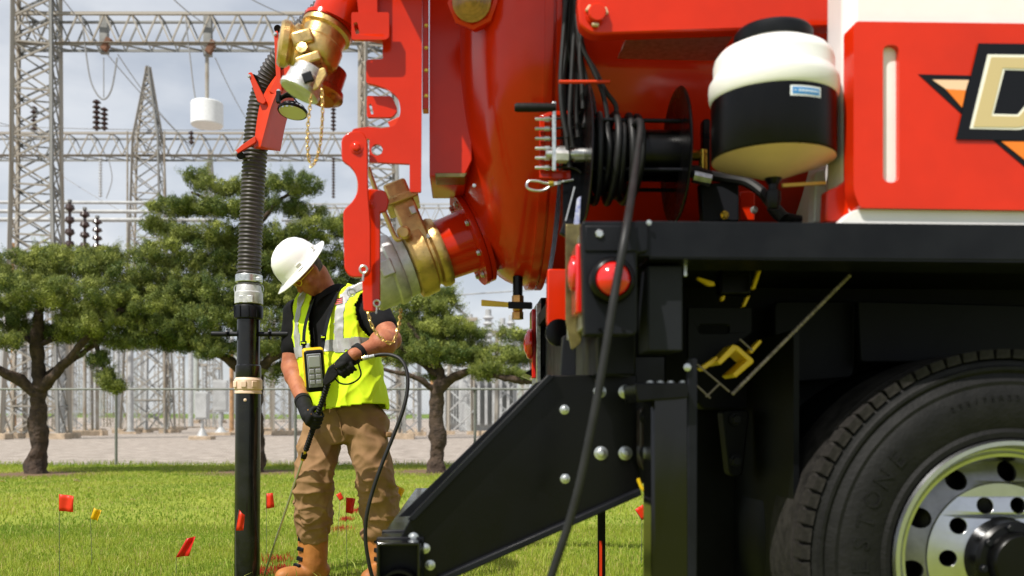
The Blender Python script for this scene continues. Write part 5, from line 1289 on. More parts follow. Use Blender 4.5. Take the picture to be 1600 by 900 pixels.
up_ = vl('upper_tube', [(17.5, 588), (17.5, 500)], PIPEM); vl('lower_sleeve', [(19, 590), (19.5, 588), (19.5, 572), (17.6, 570)], PIPEM)
vl('tan_coupling', [(18, 616), (20.5, 615), (20.5, 612), (19.5, 610), (21.5, 608), (21.5, 594), (20, 592), (18, 589)], TPLA)
for a in (-0.75, 0.0, 0.75):
    mb = MB(); p = H3(387, 601) + RT * (21.5 * kh * math.sin(a)) - FW * (21.5 * kh * math.cos(a)); mb.box(p, (0.028, 0.012, 0.034), Matrix.Rotation(a, 3, 'Z')); part('coupling_boss', mb, TPLA, suc, bevel=0.003)
vl('lower_tube', [(19.6, 925), (19.3, 615)], PIPEM, n=40)
bolt(suc, H3(383, 625, -0.067), -FW, 0.013, TPLA, 'dome_bolt')
for s_, xa, xb in ((-1, 371, 331), (1, 403, 450)):
    mb = MB(); mb.tube([H3(xa, 522), H3((xa + xb) / 2, 522), H3(xb, 522)], [0.012, 0.0135, 0.0150], 14); hd = part('side_handle', mb, BLKM, suc)
    mb = MB(); mb.lathe([(0.012, 0), (0.030, 0.002), (0.030, 0.010), (0.012, 0.012)], H3(358 if s_ < 0 else 420, 522), RT * s_, 18); part('hand_guard', mb, BLK, hd)
# red hose cradle hung from the boom
crd = thing('hose_cradle', H3(402, 235), 'orange-red steel cradle guiding the bend of the ribbed hose', 'cradle')
def loft(rows, th, m, name, parent):
    """rows of points (outer corner path A-B-C) thickened"""
    m_ = MB(); nr, nc = len(rows), len(rows[0])
    m_.add([p for r in rows for p in r], [(i * nc + j, i * nc + j + 1, (i + 1) * nc + j + 1, (i + 1) * nc + j) for i in range(nr - 1) for j in range(nc - 1)])
    o = part(name, m_, m, parent, smooth=40)
    s_ = o.modifiers.new('thick', 'SOLIDIFY'); s_.thickness = th; s_.offset = 0
    return o
A = [(437, 112), (420, 135), (408, 160), (402, 190), (397, 232)]
B = [(452, 116), (436, 138), (424, 165), (416, 195), (406, 233)]
Cc = [(470, 130), (462, 150), (452, 172), (444, 200), (437, 236)]
def smooth_rows(px, dd, k=5): return spline([H3(x, y, dd) for x, y in px], k)
ra, rb_, rc_ = smooth_rows(A, -0.075), smooth_rows(B, -0.10), smooth_rows(Cc, 0.09)
loft([[a, b, c] for a, b, c in zip(ra, rb_, rc_)], 0.008, ORED, 'trough', crd)
def strip(pts, dd, th, name='strap_arm', m=ORED):
    m_ = MB(); m_.prism([H3(x, y, dd) for x, y in rp(pts)], FW * th); return part(name, m_, m, crd, bevel=0.002)
strip([(476, 82, 4), (478, 100, 4), (452, 124), (436, 152), (420, 142), (436, 112)], -0.10, 0.014, 'top_web')
strip([(428, 50, 3), (434, 47, 3), (437, 90), (440, 142, 3), (433, 146, 3), (430, 100)], -0.12, 0.02)
strip([(387, 114, 3), (393, 112, 3), (416, 158, 3), (411, 163, 3), (402, 158)], -0.11, 0.02)
strip([(365, 238, 3), (378, 226), (399, 212, 3), (400, 222, 3), (380, 234), (368, 242, 3)], -0.11, 0.02)
for (x, y, dd) in ((430, 53, -.12), (389, 119, -.11), (368, 239, -.11), (435, 142, -.12)): bolt(crd, H3(x, y, dd), -FW, 0.016, ZINC)
for (x, y) in ((396, 122), (376, 243), (434, 45)):
    mb = MB(); mb.tube([H3(x, y, -0.10), H3(x, y, 0.10)], [0.020, 0.020], 16); part('roller', mb, RUB, crd)
# work lamp on the cradle
wl_ = H3(457, 172, -0.12)
mb = MB(); mb.lathe([(0.076, 0), (0.078, 0.004), (0.078, 0.012), (0.070, 0.016), (0.060, 0.034), (0.03, 0.036), (0, 0.036)], H3(457, 176, -0.12), dirc(0.10, 0.22, 1.0), 32); fl_ = part('flood_lamp', mb, BLK, crd)
mb = MB(); mb.lathe([(0.0, -0.004), (0.066, -0.003), (0.070, 0.0)], H3(457, 176, -0.12), dirc(0.10, 0.22, 1.0), 32); part('lamp_lens', mb, mat('lamp_glass', (0.62, 0.62, 0.45), 0.2), fl_)
for i in range(9):
    a = math.pi * (0.85 + 0.95 * i / 8); mb = MB(); mb.box(H3(457, 170, -0.12) + RT * (0.066 * math.cos(a)) + FW * (0.066 * math.sin(a)), (0.006, 0.012, 0.022), Matrix.Rotation(a, 3, 'Z')); part('cooling_fin', mb, ZINC, fl_)
mb = MB(); mb.tube(spline([H3(433, 158, -.12), H3(445, 150, -.12), H3(462, 150, -.12), H3(478, 155, -.12)], 5), 0.012, 10); part('lamp_bracket', mb, BLK, fl_)
mb = MB(); mb.tube(spline([H3(440, 150, -.14), H3(450, 145, -.14), H3(458, 152, -.14), H3(466, 162, -.14)], 5), 0.004, 6); part('lamp_cable', mb, HOSEM, fl_)
mb = MB(); mb.box(H3(435, 152, -.13), (0.02, 0.03, 0.06)); part('lamp_clamp', mb, GREYP, fl_, bevel=0.003)
# ================================================================== worker
DW = 4.92
kw = DW / FPX
def W(x, y, dd=0.0): return PD(x, y, DW + dd)            # pixel on the worker's plane, dd metres farther away
def remesh(mb, voxel, smooth=4, fac=0.5):
    me = mb.mesh('tmp'); fix_normals(me); o = bpy.data.objects.new('tmp', me); COL.objects.link(o)
    r = o.modifiers.new('r', 'REMESH'); r.mode = 'VOXEL'; r.voxel_size = voxel
    if smooth:
        s_ = o.modifiers.new('s', 'SMOOTH'); s_.factor = fac; s_.iterations = smooth
    dg = bpy.context.evaluated_depsgraph_get()
    m2 = bpy.data.meshes.new_from_object(o.evaluated_get(dg), depsgraph=dg)
    bpy.data.objects.remove(o); bpy.data.meshes.remove(me)
    m2.materials.clear()
    return m2
def displace(me, fn):
    n = len(me.vertices); co = np.empty(n * 3); me.vertices.foreach_get('co', co); co = co.reshape(-1, 3)
    no = np.empty(n * 3); me.vertices.foreach_get('normal', no); no = no.reshape(-1, 3)
    dsp = np.array([fn(Vector(c), Vector(m_)) for c, m_ in zip(co, no)])
    co = co + no * dsp[:, None]; me.vertices.foreach_set('co', co.reshape(-1)); me.update()

SKIN = mat('sunburnt_skin', (0.43, 0.165, 0.085), 0.55, col2=(0.33, 0.108, 0.055), vscale=22, bump=0.35, bscale=120, dist=0.004, spec=0.3)
SHIRT = mat('black_shirt', (0.0055, 0.0055, 0.0065), 0.85, vary=0.3, vscale=10, bump=0.15, bscale=300, dist=0.003, spec=0.2)
HIVIS = mat('hi_vis_yellow_fabric', (0.66, 0.92, 0.008), 0.8, col2=(0.74, 0.95, 0.012), vscale=9, bump=0.12, bscale=260, dist=0.003)
REFL = mat('reflective_tape', (0.46, 0.46, 0.45), 0.35, 0.3, vary=0.12, vscale=30)
PANTS = mat('tan_canvas', (0.235, 0.130, 0.056), 0.88, col2=(0.29, 0.165, 0.075), vscale=6, bump=0.2, bscale=240, dist=0.003)
BOOT = mat('tan_leather', (0.45, 0.170, 0.035), 0.6, col2=(0.33, 0.115, 0.022), vscale=9, bump=0.2, bscale=90, dist=0.004)
SOLE = mat('boot_sole', (0.05, 0.035, 0.025), 0.8)
GLOVE = mat('black_glove', (0.007, 0.007, 0.008), 0.75, vary=0.4, vscale=30, bump=0.2, bscale=200, dist=0.003, spec=0.25)
AMB = mat('amber_glove_guard', (0.80, 0.36, 0.03), 0.5)
HATM = mat('white_hard_hat', (0.82, 0.82, 0.80), 0.28, coat=0.4)
HAIR = mat('short_grey_hair', (0.09, 0.075, 0.062), 0.9, vary=0.4, vscale=60, bump=0.6, bscale=200)

foot = W(540, 660); foot.z = 0
worker = thing('person', foot, 'person in white hard hat and yellow safety vest holding a water wand, looking down', 'person')
TH = math.radians(30)                       # torso turned towards the left of the picture
FRONT = dirc(-math.sin(TH), -math.cos(TH), 0); SIDE = dirc(math.cos(TH), -math.sin(TH), 0)   # SIDE points to his left hand
# head axes
HU = dirc(-0.69, -0.39, 0.60); HF = dirc(-0.50, -0.35, -0.80); HF = (HF - HU * HF.dot(HU)).normalized(); HL = HU.cross(HF).normalized()   # up, face, his left
HC = W(477.5, 423, -0.06)
def torso_rings(mb, rings, grow=0.0, n=36):
    v = []; f = []
    for (x, y, a, b, dd) in rings:
        c = W(x, y, dd)
        for k in range(n):
            t = 2 * math.pi * k / n
            ca, sa_ = math.cos(t), math.sin(t)
            ca = math.copysign(abs(ca) ** 0.85, ca); sa_ = math.copysign(abs(sa_) ** 0.85, sa_)
            v.append(c + SIDE * ((a + grow) * ca) + FRONT * ((b + grow) * sa_))
    m = len(rings)
    for i in range(m - 1):
        for k in range(n):
            k2 = (k + 1) % n
            f.append((i * n + k, i * n + k2, (i + 1) * n + k2, (i + 1) * n + k))
    f.append(tuple(range(n))); f.append(tuple((m - 1) * n + k for k in range(n - 1, -1, -1)))
    mb.add(v, f)
RINGS = [(519, 448, .070, .070, .01), (521, 460, .115, .085, .01), (523, 472, .175, .105, .01), (525, 488, .215, .122, 0), (525, 515, .220, .135, 0), (527, 550, .208, .136, -.01), (531, 590, .198, .132, -.01), (537, 625, .198, .134, 0), (540, 655, .198, .136, .01)]
shR, shL = W(466, 491, .11), W(587, 492, -.09)
elR, wrR = W(455, 573, .06), W(474, 628, -.17)
elL, wrL = W(611, 531, -.25), W(564, 550, -.40)
hipR, hipL = W(510, 655, .05), W(570, 655, -.04)
knR, anR = W(490, 745, -.05), W(489, 852, .04)
knL, anL = W(588, 745, -.06), W(596, 846, .06)
# --- body: one skin from head to foot
mb = MB()
torso_rings(mb, RINGS, -0.02)
mb.ell(HC, .073, .088, .105, HL, HF, HU)                                   # skull
mb.ell(HC + HF * .030 - HU * .060, .056, .062, .066, HL, HF, HU)            # jaw
mb.ell(HC + HF * .070 - HU * .098, .024, .020, .020, HL, HF, HU)            # chin
mb.cap(HC + HF * .088 - HU * .010, HC + HF * .106 - HU * .040, .010, .014, 12)   # nose
mb.cap(HC + HF * .084 - HU * .064 - HL * .018, HC + HF * .084 - HU * .064 + HL * .018, .010, .010, 10)
mb.cap(HC + HF * .080 + HU * .012 - HL * .03, HC + HF * .080 + HU * .012 + HL * .03, .014, .014, 10)   # brow
for s_ in (-1, 1):
    mb.ell(HC + HL * (.074 * s_) - HU * .012 - HF * .012, .010, .020, .032, HL, HF, HU)   # ear
    mb.ell(HC + HL * (.045 * s_) + HF * .052 - HU * .030, .026, .024, .022, HL, HF, HU)   # cheek
mb.cap(W(514, 470, .03), HC - HU * .055 - HF * .030, .066, .058)             # neck
for (a, e, w_) in ((shR, elR, wrR), (shL, elL, wrL)):
    mb.cap(a, e, .066, .054); mb.cap(e, w_, .056, .035)
    mb.ell(e.lerp(w_, .28), .052, .052, .075, Z=(w_ - e).normalized(), X=(w_ - e).normalized().orthogonal(), Y=(w_ - e).normalized().cross((w_ - e).normalized().orthogonal()))
    mb.cap(w_, w_ + (w_ - e).normalized() * .05, .033, .034)
for (h, k_, a) in ((hipR, knR, anR), (hipL, knL, anL)):
    mb.cap(h, k_, .085, .062); mb.cap(k_, a, .060, .045)
me = remesh(mb, 0.0075, 5)
part_body = link('body', me, SKIN, worker, smooth=180, fix=False)
# hair below the hat rim at the back, eyes, mouth
mb = MB(); mb.ell(HC - HF * .020 + HU * .002, .0765, .080, .088, HL, HF, HU)
me = remesh(mb, 0.006, 1)
bm = bmesh.new(); bm.from_mesh(me)
dele = [f for f in bm.faces if (f.calc_center_median() - HC).dot(HF) > -0.012 or (f.calc_center_median() - HC).dot(HU) < -0.060]
bmesh.ops.delete(bm, geom=dele, context='FACES'); bm.to_mesh(me); bm.free()
link('hair', me, HAIR, worker, smooth=180, fix=False)
# safety glasses with yellow rims
GL = mat('yellow_glasses_frame', (0.75, 0.55, 0.05), 0.3)
mb = MB()
for s_ in (-1, 1):
    c = HC + HL * (.032 * s_) + HF * .094 - HU * .006
    mb.tube([c + HL * (.024 * math.cos(t)) + HU * (.015 * math.sin(t)) - HF * (.012 * abs(math.cos(t)) if math.cos(t) * s_ > 0 else 0) for t in np.linspace(0, 2 * math.pi, 17)], .0028, 6, caps=False)
    mb.tube([HC + HL * (.056 * s_) + HF * .082 - HU * .004, HC + HL * (.078 * s_) + HF * .03 - HU * .006, HC + HL * (.082 * s_) - HF * .012 - HU * .008], .0026, 6)
link('safety_glasses', mb.mesh('safety_glasses'), GL, worker)
# --- hard hat with full brim
hat_c = HC + HU * .040
tilt = hat_c
def hatpt(r, a, h, st=1.12): return tilt + HL * (r * math.cos(a)) + HF * (r * st * math.sin(a)) + HU * h
prof = [(.134, -.006), (.176, -.020), (.179, -.018), (.178, -.014), (.138, .004), (.130, .014), (.1275, .040), (.118, .080), (.100, .112), (.072, .134), (.040, .146), (0.001, .150)]
v = []; f = []; n = 64
for (r, h) in prof:
    for k in range(n):
        a = 2 * math.pi * k / n
        rr, hh = r, h
        rr *= 0.90; hh *= 0.95
        if r > .15:      # brim a little longer at front and rear
            hh += -0.006 * math.cos(2 * a) ; rr *= 1 + 0.04 * max(0, math.sin(a))
        else:
            ridge = max(0, 1 - abs(math.cos(a)) * 4) * 0.006 if h > .02 else 0
            hh += ridge
        v.append(hatpt(rr, a, hh))
m = len(prof)
for i in range(m - 1):
    for k in range(n):
        k2 = (k + 1) % n
        f.append((i * n + k, i * n + k2, (i + 1) * n + k2, (i + 1) * n + k))
mb = MB(); mb.add(v, f)
hat = link('hard_hat', mb.mesh('hard_hat'), HATM, worker, smooth=60)
for a in (0.35, math.pi - 0.35, 2.0 * math.pi - 0.6):
    p = hatpt(.132, a, .022); q = (p - tilt); q = (q - HU * q.dot(HU)).normalized()
    mb = MB(); mb.box(p, (.030, .008, .020), Matrix((HU.cross(q), q, HU)).transposed()); part('hat_clip', mb, HATM, hat, bevel=.003)
# --- shirt
mb = MB(); torso_rings(mb, RINGS[1:-1], 0.0)
mb.cap(shR, shR.lerp(elR, .62), .084, .074); mb.cap(shL, shL.lerp(elL, .42), .084, .078)
mb.cap(W(520, 466, .02), shR, .07, .075); mb.cap(W(520, 466, .02), shL, .07, .075)
me = remesh(mb, 0.010, 5)
displace(me, lambda c, n_: 0.005 * noise.noise(c * 11) + 0.003 * noise.noise(c * 24))
link('shirt', me, SHIRT, worker, smooth=180, fix=False)
# collar
mb = MB()
cp = [W(496, 468, -.10), W(505, 456, -.09), W(522, 446, -.06), W(536, 446, .0), W(540, 452, .07), W(520, 455, .10)]
v = []; f = []
sp = spline(cp, 6)
for i, p in enumerate(sp):
    out_ = (p - W(517, 458, 0)); out_.z = 0; out_.normalize()
    v += [p - UP * .035 + out_ * .012, p + UP * .006, p + out_ * .006 + UP * .004, p - UP * .035 + out_ * .02]
for i in range(len(sp) - 1):
    for j in range(3): f.append((i * 4 + j, i * 4 + j + 1, i * 4 + j + 5, i * 4 + j + 4))
mb.add(v, f); part('collar', mb, SHIRT, worker, smooth=60)
# --- vest
VR = [(521, 460, .120, .085, .01), (523, 472, .185, .108, .01), (525, 488, .226, .130, 0), (525, 515, .230, .145, 0), (528, 550, .220, .148, -.01), (534, 590, .212, .146, -.02), (540, 625, .210, .150, -.02), (543, 652, .212, .152, -.02)]
mb = MB(); torso_rings(mb, VR, 0.018)
mb.cap(W(520, 466, .02), shR.lerp(W(520, 466, .02), .25), .092, .098); mb.cap(W(520, 466, .02), shL.lerp(W(520, 466, .02), .25), .092, .098)
me = remesh(mb, 0.0065, 7)
def crease(p): return max(0.0, 1 - 2.2 * abs(noise.noise(p))) ** 3
def vest_fold(c, n_):
    z = c.z
    cr = crease(Vector((c.x * 9 + z * 3, c.y * 9, z * 5 - c.x * 4))) + 0.7 * crease(Vector((c.x * 6 - z * 6, c.y * 6 + 5, z * 6)))
    return 0.009 * cr + 0.008 * noise.noise(Vector((c.x * 9, c.y * 9, z * 4))) + 0.005 * noise.noise(Vector((c.x * 20 + z * 8, c.y * 20, z * 9))) + 0.006 * max(0, 1.0 - (z - 0.9) / 0.25) * math.sin(c.x * 38 + 3 * noise.noise(c * 5))
displace(me, vest_fold)
zpx = lambda y: CAMH + (HY - y) * kw
bm = bmesh.new(); bm.from_mesh(me); bm.faces.ensure_lookup_table()
def axis_pt(z):
    yy = HY - (z - CAMH) / kw
    xs = np.interp(yy, [r[1] for r in VR], [r[0] for r in VR]); return W(float(xs), float(yy), 0)
def vest_coord(c):
    p = c - axis_pt(c.z); s_, fr = p.dot(SIDE), p.dot(FRONT)
    return s_, fr, HY - (c.z - CAMH) / kw
keep = []; tape = []
for fc in bm.faces:
    c = fc.calc_center_median(); s_, fr, yy = vest_coord(c)
    ok_ = True
    hem = 641 - 8 * s_ / .2 if fr > -0.02 else 640
    if yy > hem: ok_ = False
    if fr > 0:
        half = np.interp(yy, [455, 470, 500, 540, 575, 600, 640], [.080, .078, .064, .046, .026, .007, .010])
        if abs(s_ - 0.012) < half: ok_ = False
    if abs(s_) < .085 and yy < 458: ok_ = False
    # arm holes
    for sh in (shR, shL):
        q = c - sh; sd = 1 if sh is shL else -1
        if (q.dot(SIDE) * sd > -0.045 and q.length < .135 and abs(s_) > .175): ok_ = False
    if not ok_: continue
    is_tape = False
    if fr > -0.02:
        if 0.118 < s_ < 0.166 and yy < 556: is_tape = True
        if -0.166 < s_ < -0.120 and yy < 556: is_tape = True
    if 539 < yy - s_ * -30 < 556: is_tape = True
    if fr <= -0.02 and 0.11 < abs(s_) < .158: is_tape = True
    (tape if is_tape else keep).append(fc)
def submesh(faces, name, off):
    idx = {}; v = []; f = []
    for fc in faces:
        t = []
        for vt in fc.verts:
            if vt.index not in idx: idx[vt.index] = len(v); v.append(vt.co + vt.normal * off)
            t.append(idx[vt.index])
        f.append(tuple(t))
    m_ = bpy.data.meshes.new(name); m_.from_pydata(v, [], f); m_.update(); return m_
bm.verts.ensure_lookup_table(); bm.normal_update()
vm = submesh(keep + tape, 'safety_vest', 0.0); tm = submesh(tape, 'reflective_tape', 0.0035)
bm.free()
vest = link('safety_vest', vm, HIVIS, worker, smooth=180, fix=False)
sol = vest.modifiers.new('thick', 'SOLIDIFY'); sol.thickness = 0.006; sol.offset = -1
tp = link('reflective_tape', tm, REFL, vest, smooth=180, fix=False)
# flag patch on the chest
fp = W(529, 468, 0); ctr_s, ctr_f = 0.055, 0
dgm = bpy.context.evaluated_depsgraph_get()
def on_vest(x, y, off=0.006):
    o_ = PD(x, y, 2.0); d_ = ray(x, y).normalized()
    from mathutils.bvhtree import BVHTree
    hit = VBVH.ray_cast(CAM + ray(x, y) * 3.5, d_)
    return (hit[0] - d_ * off) if hit[0] is not None else W(x, y, -.15)
from mathutils.bvhtree import BVHTree
VBVH = BVHTree.FromPolygons([v_.co.copy() for v_ in vm.vertices], [tuple(p.vertices) for p in vm.polygons])
def quad_patch(x0, x1, y0, y1, off, m_, nm, parent, sl=-3):
    q = MB(); pts_ = [on_vest(x0, y0, off), on_vest(x1, y0 + sl * (x1 - x0) / 12, off), on_vest(x1, y1 + sl * (x1 - x0) / 12, off), on_vest(x0, y1, off)]
    q.add(pts_, [(0, 1, 2, 3)]); return part(nm, q, m_, parent, smooth=0)
FLB, FLR, FLW = mat('patch_blue', (0.05, 0.08, 0.30), 0.6), mat('patch_red', (0.55, 0.05, 0.06), 0.6), mat('patch_white', (0.8, 0.8, 0.8), 0.6)
pat = quad_patch(523.5, 535, 465.5, 476.5, .012, FLW, 'flag_patch', vest)
for i in range(4): quad_patch(523.5, 535, 465.8 + i * 2.9, 467.2 + i * 2.9, .0135, FLR, 'patch_stripe', vest)
quad_patch(523.5, 528.5, 465.5, 471, .015, FLB, 'patch_canton', vest, sl=-3)
# --- trousers
mb = MB()
torso_rings(mb, [(538, 628, .190, .130, 0), (540, 655, .192, .138, .005), (541, 680, .180, .135, .005), (541, 692, .12, .11, .005)], 0)
mb.cap(hipR, W(498, 705, 0), .112, .108); mb.cap(W(498, 705, 0), knR, .108, .097); mb.cap(knR, W(489, 790, -.01), .097, .096); mb.cap(W(489, 790, -.01), W(490, 824, .02), .096, .088)
mb.cap(hipL, W(578, 705, -.05), .112, .106); mb.cap(W(578, 705, -.05), knL, .106, .096); mb.cap(knL, W(594, 785, .0), .096, .094); mb.cap(W(594, 785, .0), W(591, 826, .04), .092, .078)
me = remesh(mb, 0.0075, 5)
def pant_fold(c, n_):
    yy = HY - (c.z - CAMH) / kw
    lo = max(0.0, min(1.0, (yy - 715) / 70)); hi = max(0.0, min(1.0, (720 - yy) / 60))
    w1 = noise.noise(Vector((c.x * 7, c.y * 7, c.z * 3)))
    f1 = math.sin(c.z * 62 + 7 * noise.noise(Vector((c.x * 9, c.y * 9, c.z * 7))) + c.x * 26)
    ridge = (1 - abs(f1)) ** 2
    f2 = noise.noise(Vector((c.x * 16 + c.z * 12, c.y * 16, c.z * 10 - c.x * 10)))
    cr = crease(Vector((c.x * 6 + c.z * 5, c.y * 6, c.z * 7 - c.x * 6))) * 0.8 + crease(Vector((c.x * 5 - c.z * 8 + 9, c.y * 5, c.z * 9 + c.x * 4))) * (0.4 + 0.8 * lo)
    return 0.011 * cr + 0.012 * lo * ridge * (0.35 + 0.9 * noise.noise(c * 9)) + 0.014 * f2 + 0.012 * w1 + 0.008 * hi * math.sin(c.x * 40 - c.z * 30 + 4 * noise.noise(c * 6)) * (0.4 + 0.6 * noise.noise(c * 4 + Vector((3, 3, 3))))
displace(me, pant_fold)
pn_ = link('work_trousers', me, PANTS, worker, smooth=180, fix=False)
mb = MB(); mb.box(W(606, 679, -.10), (.03, .05, .028), Matrix.Rotation(0.4, 3, 'Z')); part('pocket_flap', mb, PANTS, pn_, bevel=.008, segs=3)
mb = MB(); mb.tube(spline([W(524, 640, -.16), W(530, 655, -.165), W(535, 680, -.15)], 5), .004, 6); part('fly_seam', mb, PANTS, pn_)
# --- boots
def boot(an, toe_dir, nm):
    mb_ = MB()
    base = Vector((an.x, an.y, 0.0))
    top = Vector((an.x, an.y, W(0, 822).z))
    mb_.cap(base + UP * .09, top, .076, .086)
    mb_.cap(base + UP * .055 - toe_dir * .035, base + UP * .055 + toe_dir * .03, .060, .062)
    mb_.cap(base + UP * .050 + toe_dir * .02, base + UP * .042 + toe_dir * .165, .054, .046)
    me_ = remesh(mb_, .007, 5)
    for vv in me_.vertices:
        if vv.co.z < .022: vv.co.z = .022
        if vv.co.z > top.z + .0: vv.co.z = top.z + 0.3 * (vv.co.z - top.z)
    displace(me_, lambda c, n_: 0.003 * noise.noise(c * 22))
    b = link('boot', me_, BOOT, worker, smooth=180, fix=False)
    mb_ = MB(); side = Vector((-toe_dir.y, toe_dir.x, 0))
    for s__ in np.linspace(-.075, .20, 2): pass
    outl = [base + toe_dir * a + side * w_ for a, w_ in ((-.09, .035), (-.06, .055), (.02, .052), (.10, .058), (.17, .050), (.205, .022), (.205, -.022), (.17, -.05), (.10, -.058), (.02, -.052), (-.06, -.055), (-.09, -.035))]
    mb_.prism([p + UP * -.005 for p in outl], (0, 0, .034)); part('sole', mb_, SOLE, b, bevel=.006)
    return b, base, side
def boot_hit(b, x, y):
    me_ = b.data; t_ = BVHTree.FromPolygons([v_.co.copy() for v_ in me_.vertices], [tuple(p_.vertices) for p_ in me_.polygons])
    for dx in (0, 4, 8, 12, 16, 20):
        h = t_.ray_cast(CAM + ray(x + dx, y) * 3.5, ray(x + dx, y).normalized())
        if h[0] is not None: return h[0]
    return W(x, y, -.05)
bR, baseR, sdR = boot(anR + Vector((0, 0, 0)), dirc(-0.80, -0.60, 0), 'boot')
bL, baseL, sdL = boot(anL + Vector((0, 0, 0)), dirc(-0.25, -0.97, 0), 'boot')
for (b, xs) in ((bR, ((467, 843), (466, 858), (465, 873), (460, 884))), (bL, ((590, 846), (590, 860), (590, 874)))):
    for (x, y) in xs:
        p = boot_hit(b, x + (4 if b is bR else 0), y); mb = MB(); mb.box(p, (.040, .016, .022), Matrix.Rotation(-0.5, 3, 'Z') @ Matrix.Rotation(0.15, 3, 'Y')); part('buckle', mb, BLKM, b, bevel=.003)
# --- gloves: five separate fingers closed round what they hold
def gripping_hand(c, axis, palm_dir, wrist, grip_r, nm, thumb_sign=1, scale=1.0):
    """c: centre of the held bar, axis: along the bar towards the little finger, palm_dir: from bar to palm"""
    a = axis.normalized(); e1 = (palm_dir - a * palm_dir.dot(a)).normalized(); e2 = a.cross(e1)
    mb_ = MB(); knuckles = []
    pc = c + e1 * (grip_r + .020)
    mb_.ell(pc, .020 * scale, .030 * scale, .044 * scale, e1, e2, a)
    mb_.ell(pc + e2 * .022 * -thumb_sign, .022, .024, .042, e1, e2, a)
    mb_.cap(wrist, pc + (wrist - pc).normalized() * .02, .040, .036)
    lens = (.95, 1.0, .96, .80)
    for i in range(4):
        off = a * ((-1.5 + i) * .0215 * scale + .002)
        rr = grip_r + .0105
        pts_ = []
        tot = 3.9 * lens[i]
        for j in range(8):
            ph = -0.5 + tot * j / 7
            rad_ = rr + (.014 if j == 0 else (.006 if j == 1 else 0.0))
            pts_.append(c + off + (e1 * math.cos(ph) + e2 * (math.sin(ph) * thumb_sign)) * rad_)
        for j in range(7): mb_.cap(pts_[j], pts_[j + 1], .0115 - .0006 * j, .0112 - .0006 * j, 10)
        knuckles.append((pts_[1], pts_[2], pts_[0]))
    tp_ = [pc - a * .030 + e2 * (-thumb_sign * .012), c - a * .048 + e1 * (grip_r + .006) - e2 * thumb_sign * .018, c - a * .050 - e2 * thumb_sign * (grip_r + .010), c - a * .040 - e1 * (grip_r * .8) - e2 * thumb_sign * (grip_r * .6 + .004)]
    for j in range(3): mb_.cap(tp_[j], tp_[j + 1], .0145 - .001 * j, .0135 - .001 * j, 10)
    me_ = remesh(mb_, .0042, 2)
    gl = link(nm, me_, GLOVE, worker, smooth=180, fix=False)
    for (k1, k2, k0) in knuckles:
        for (pa, pb) in ((k0, k1), (k1, k2)):
            mid = (pa + pb) / 2; out_ = (mid - c); out_ = (out_ - a * out_.dot(a)).normalized()
            tg = (pb - pa).normalized()
            mb_ = MB(); mb_.box(mid + out_ * .0125, (.014, .014, .005), Matrix((a, tg, out_)).transposed()); part('knuckle_guard', mb_, AMB, gl, bevel=.002)
    dw_ = (wrist - pc).normalized()
    mb_ = MB(); mb_.lathe([(.041, -.012), (.044, -.010), (.044, .018), (.040, .020)], wrist + dw_ * 0.0, dw_, 24); part('cuff', mb_, GLOVE, gl)
    return gl
lan_top = W(513, 598, -.42); lan_bot = G(413, 901); lan_bot.z = 0.01
LD = (lan_bot - lan_top).normalized()
def on_lance(y):
    t = (W(0, y).z - lan_top.z) / (lan_bot.z - lan_top.z); return lan_top + (lan_bot - lan_top) * t
gripping_hand(on_lance(655), LD, dirc(-0.75, -0.55, 0.30), wrR, .017, 'glove', thumb_sign=-1)
gun_a, gun_b = W(572, 558, -.44), W(514, 596, -.43)
GD = (gun_b - gun_a).normalized()
gripping_hand(gun_a.lerp(gun_b, .52) + UP * .004, -GD, dirc(0.10, -0.45, 0.88), wrL + dirc(-1, 0, -.2) * .012, .017, 'glove', thumb_sign=1)
# ================================================================== water wand with hose
wand = thing('water_wand', lan_bot, 'steel water wand with black ribbed grip and trigger gun in the gloved hands', 'wand')
mb = MB(); mb.tube([on_lance(712), lan_bot], .0058, 10); part('steel_rod', mb, mat('brushed_rod', (0.55, 0.54, 0.48), 0.35, 0.8), wand)
def ribbed(y0, y1, r, n):
    pts_ = []; rs = []
    for i in range(n * 4 + 1):
        pts_.append(on_lance(y0 + (y1 - y0) * i / (n * 4))); rs.append(r * (1 if i % 4 in (1, 2) else 0.72))
    m_ = MB(); m_.tube(pts_, rs, 14); return m_
part('ribbed_grip', ribbed(604, 702, .0150, 26), RUB, wand, smooth=30)
mb = MB(); mb.tube([on_lance(700), on_lance(708), on_lance(709), on_lance(716)], [.008, .008, .012, .012], 12); part('wand_fitting', mb, brs, wand)
mb = MB(); mb.tube([on_lance(707), on_lance(713)], [.016, .016], 6); part('wand_nut', mb, BLK, wand)
mb = MB(); mb.prism([W(x, y, -.445) for x, y in rp([(512, 574, 3), (523, 566, 3), (560, 556), (562, 566), (530, 582), (522, 594, 3), (508, 604, 3), (503, 597, 3)])], FW * .03); part('gun_body', mb, RUB, wand, bevel=.006, segs=3)
mb = MB(); mb.tube(spline([W(524, 592, -.43), W(532, 599, -.43), W(545, 600, -.43), W(558, 594, -.43), W(564, 585, -.43), W(561, 572, -.43), W(558, 562, -.43)], 7), .0042, 8); part('trigger_guard', mb, BLK, wand)
mb = MB(); mb.tube([gun_a, W(566, 560, -.44), W(567, 560, -.44), W(584, 556, -.44)], [.010, .010, .008, .008], 12); part('hose_fitting', mb, brs, wand)
mb = MB(); mb.tube([W(567, 560, -.44), W(576, 558, -.44), W(577, 558, -.44), W(585, 556, -.44)], [.0115, .0115, .0095, .0095], 10); part('hose_ferrule', mb, ZINC, wand)
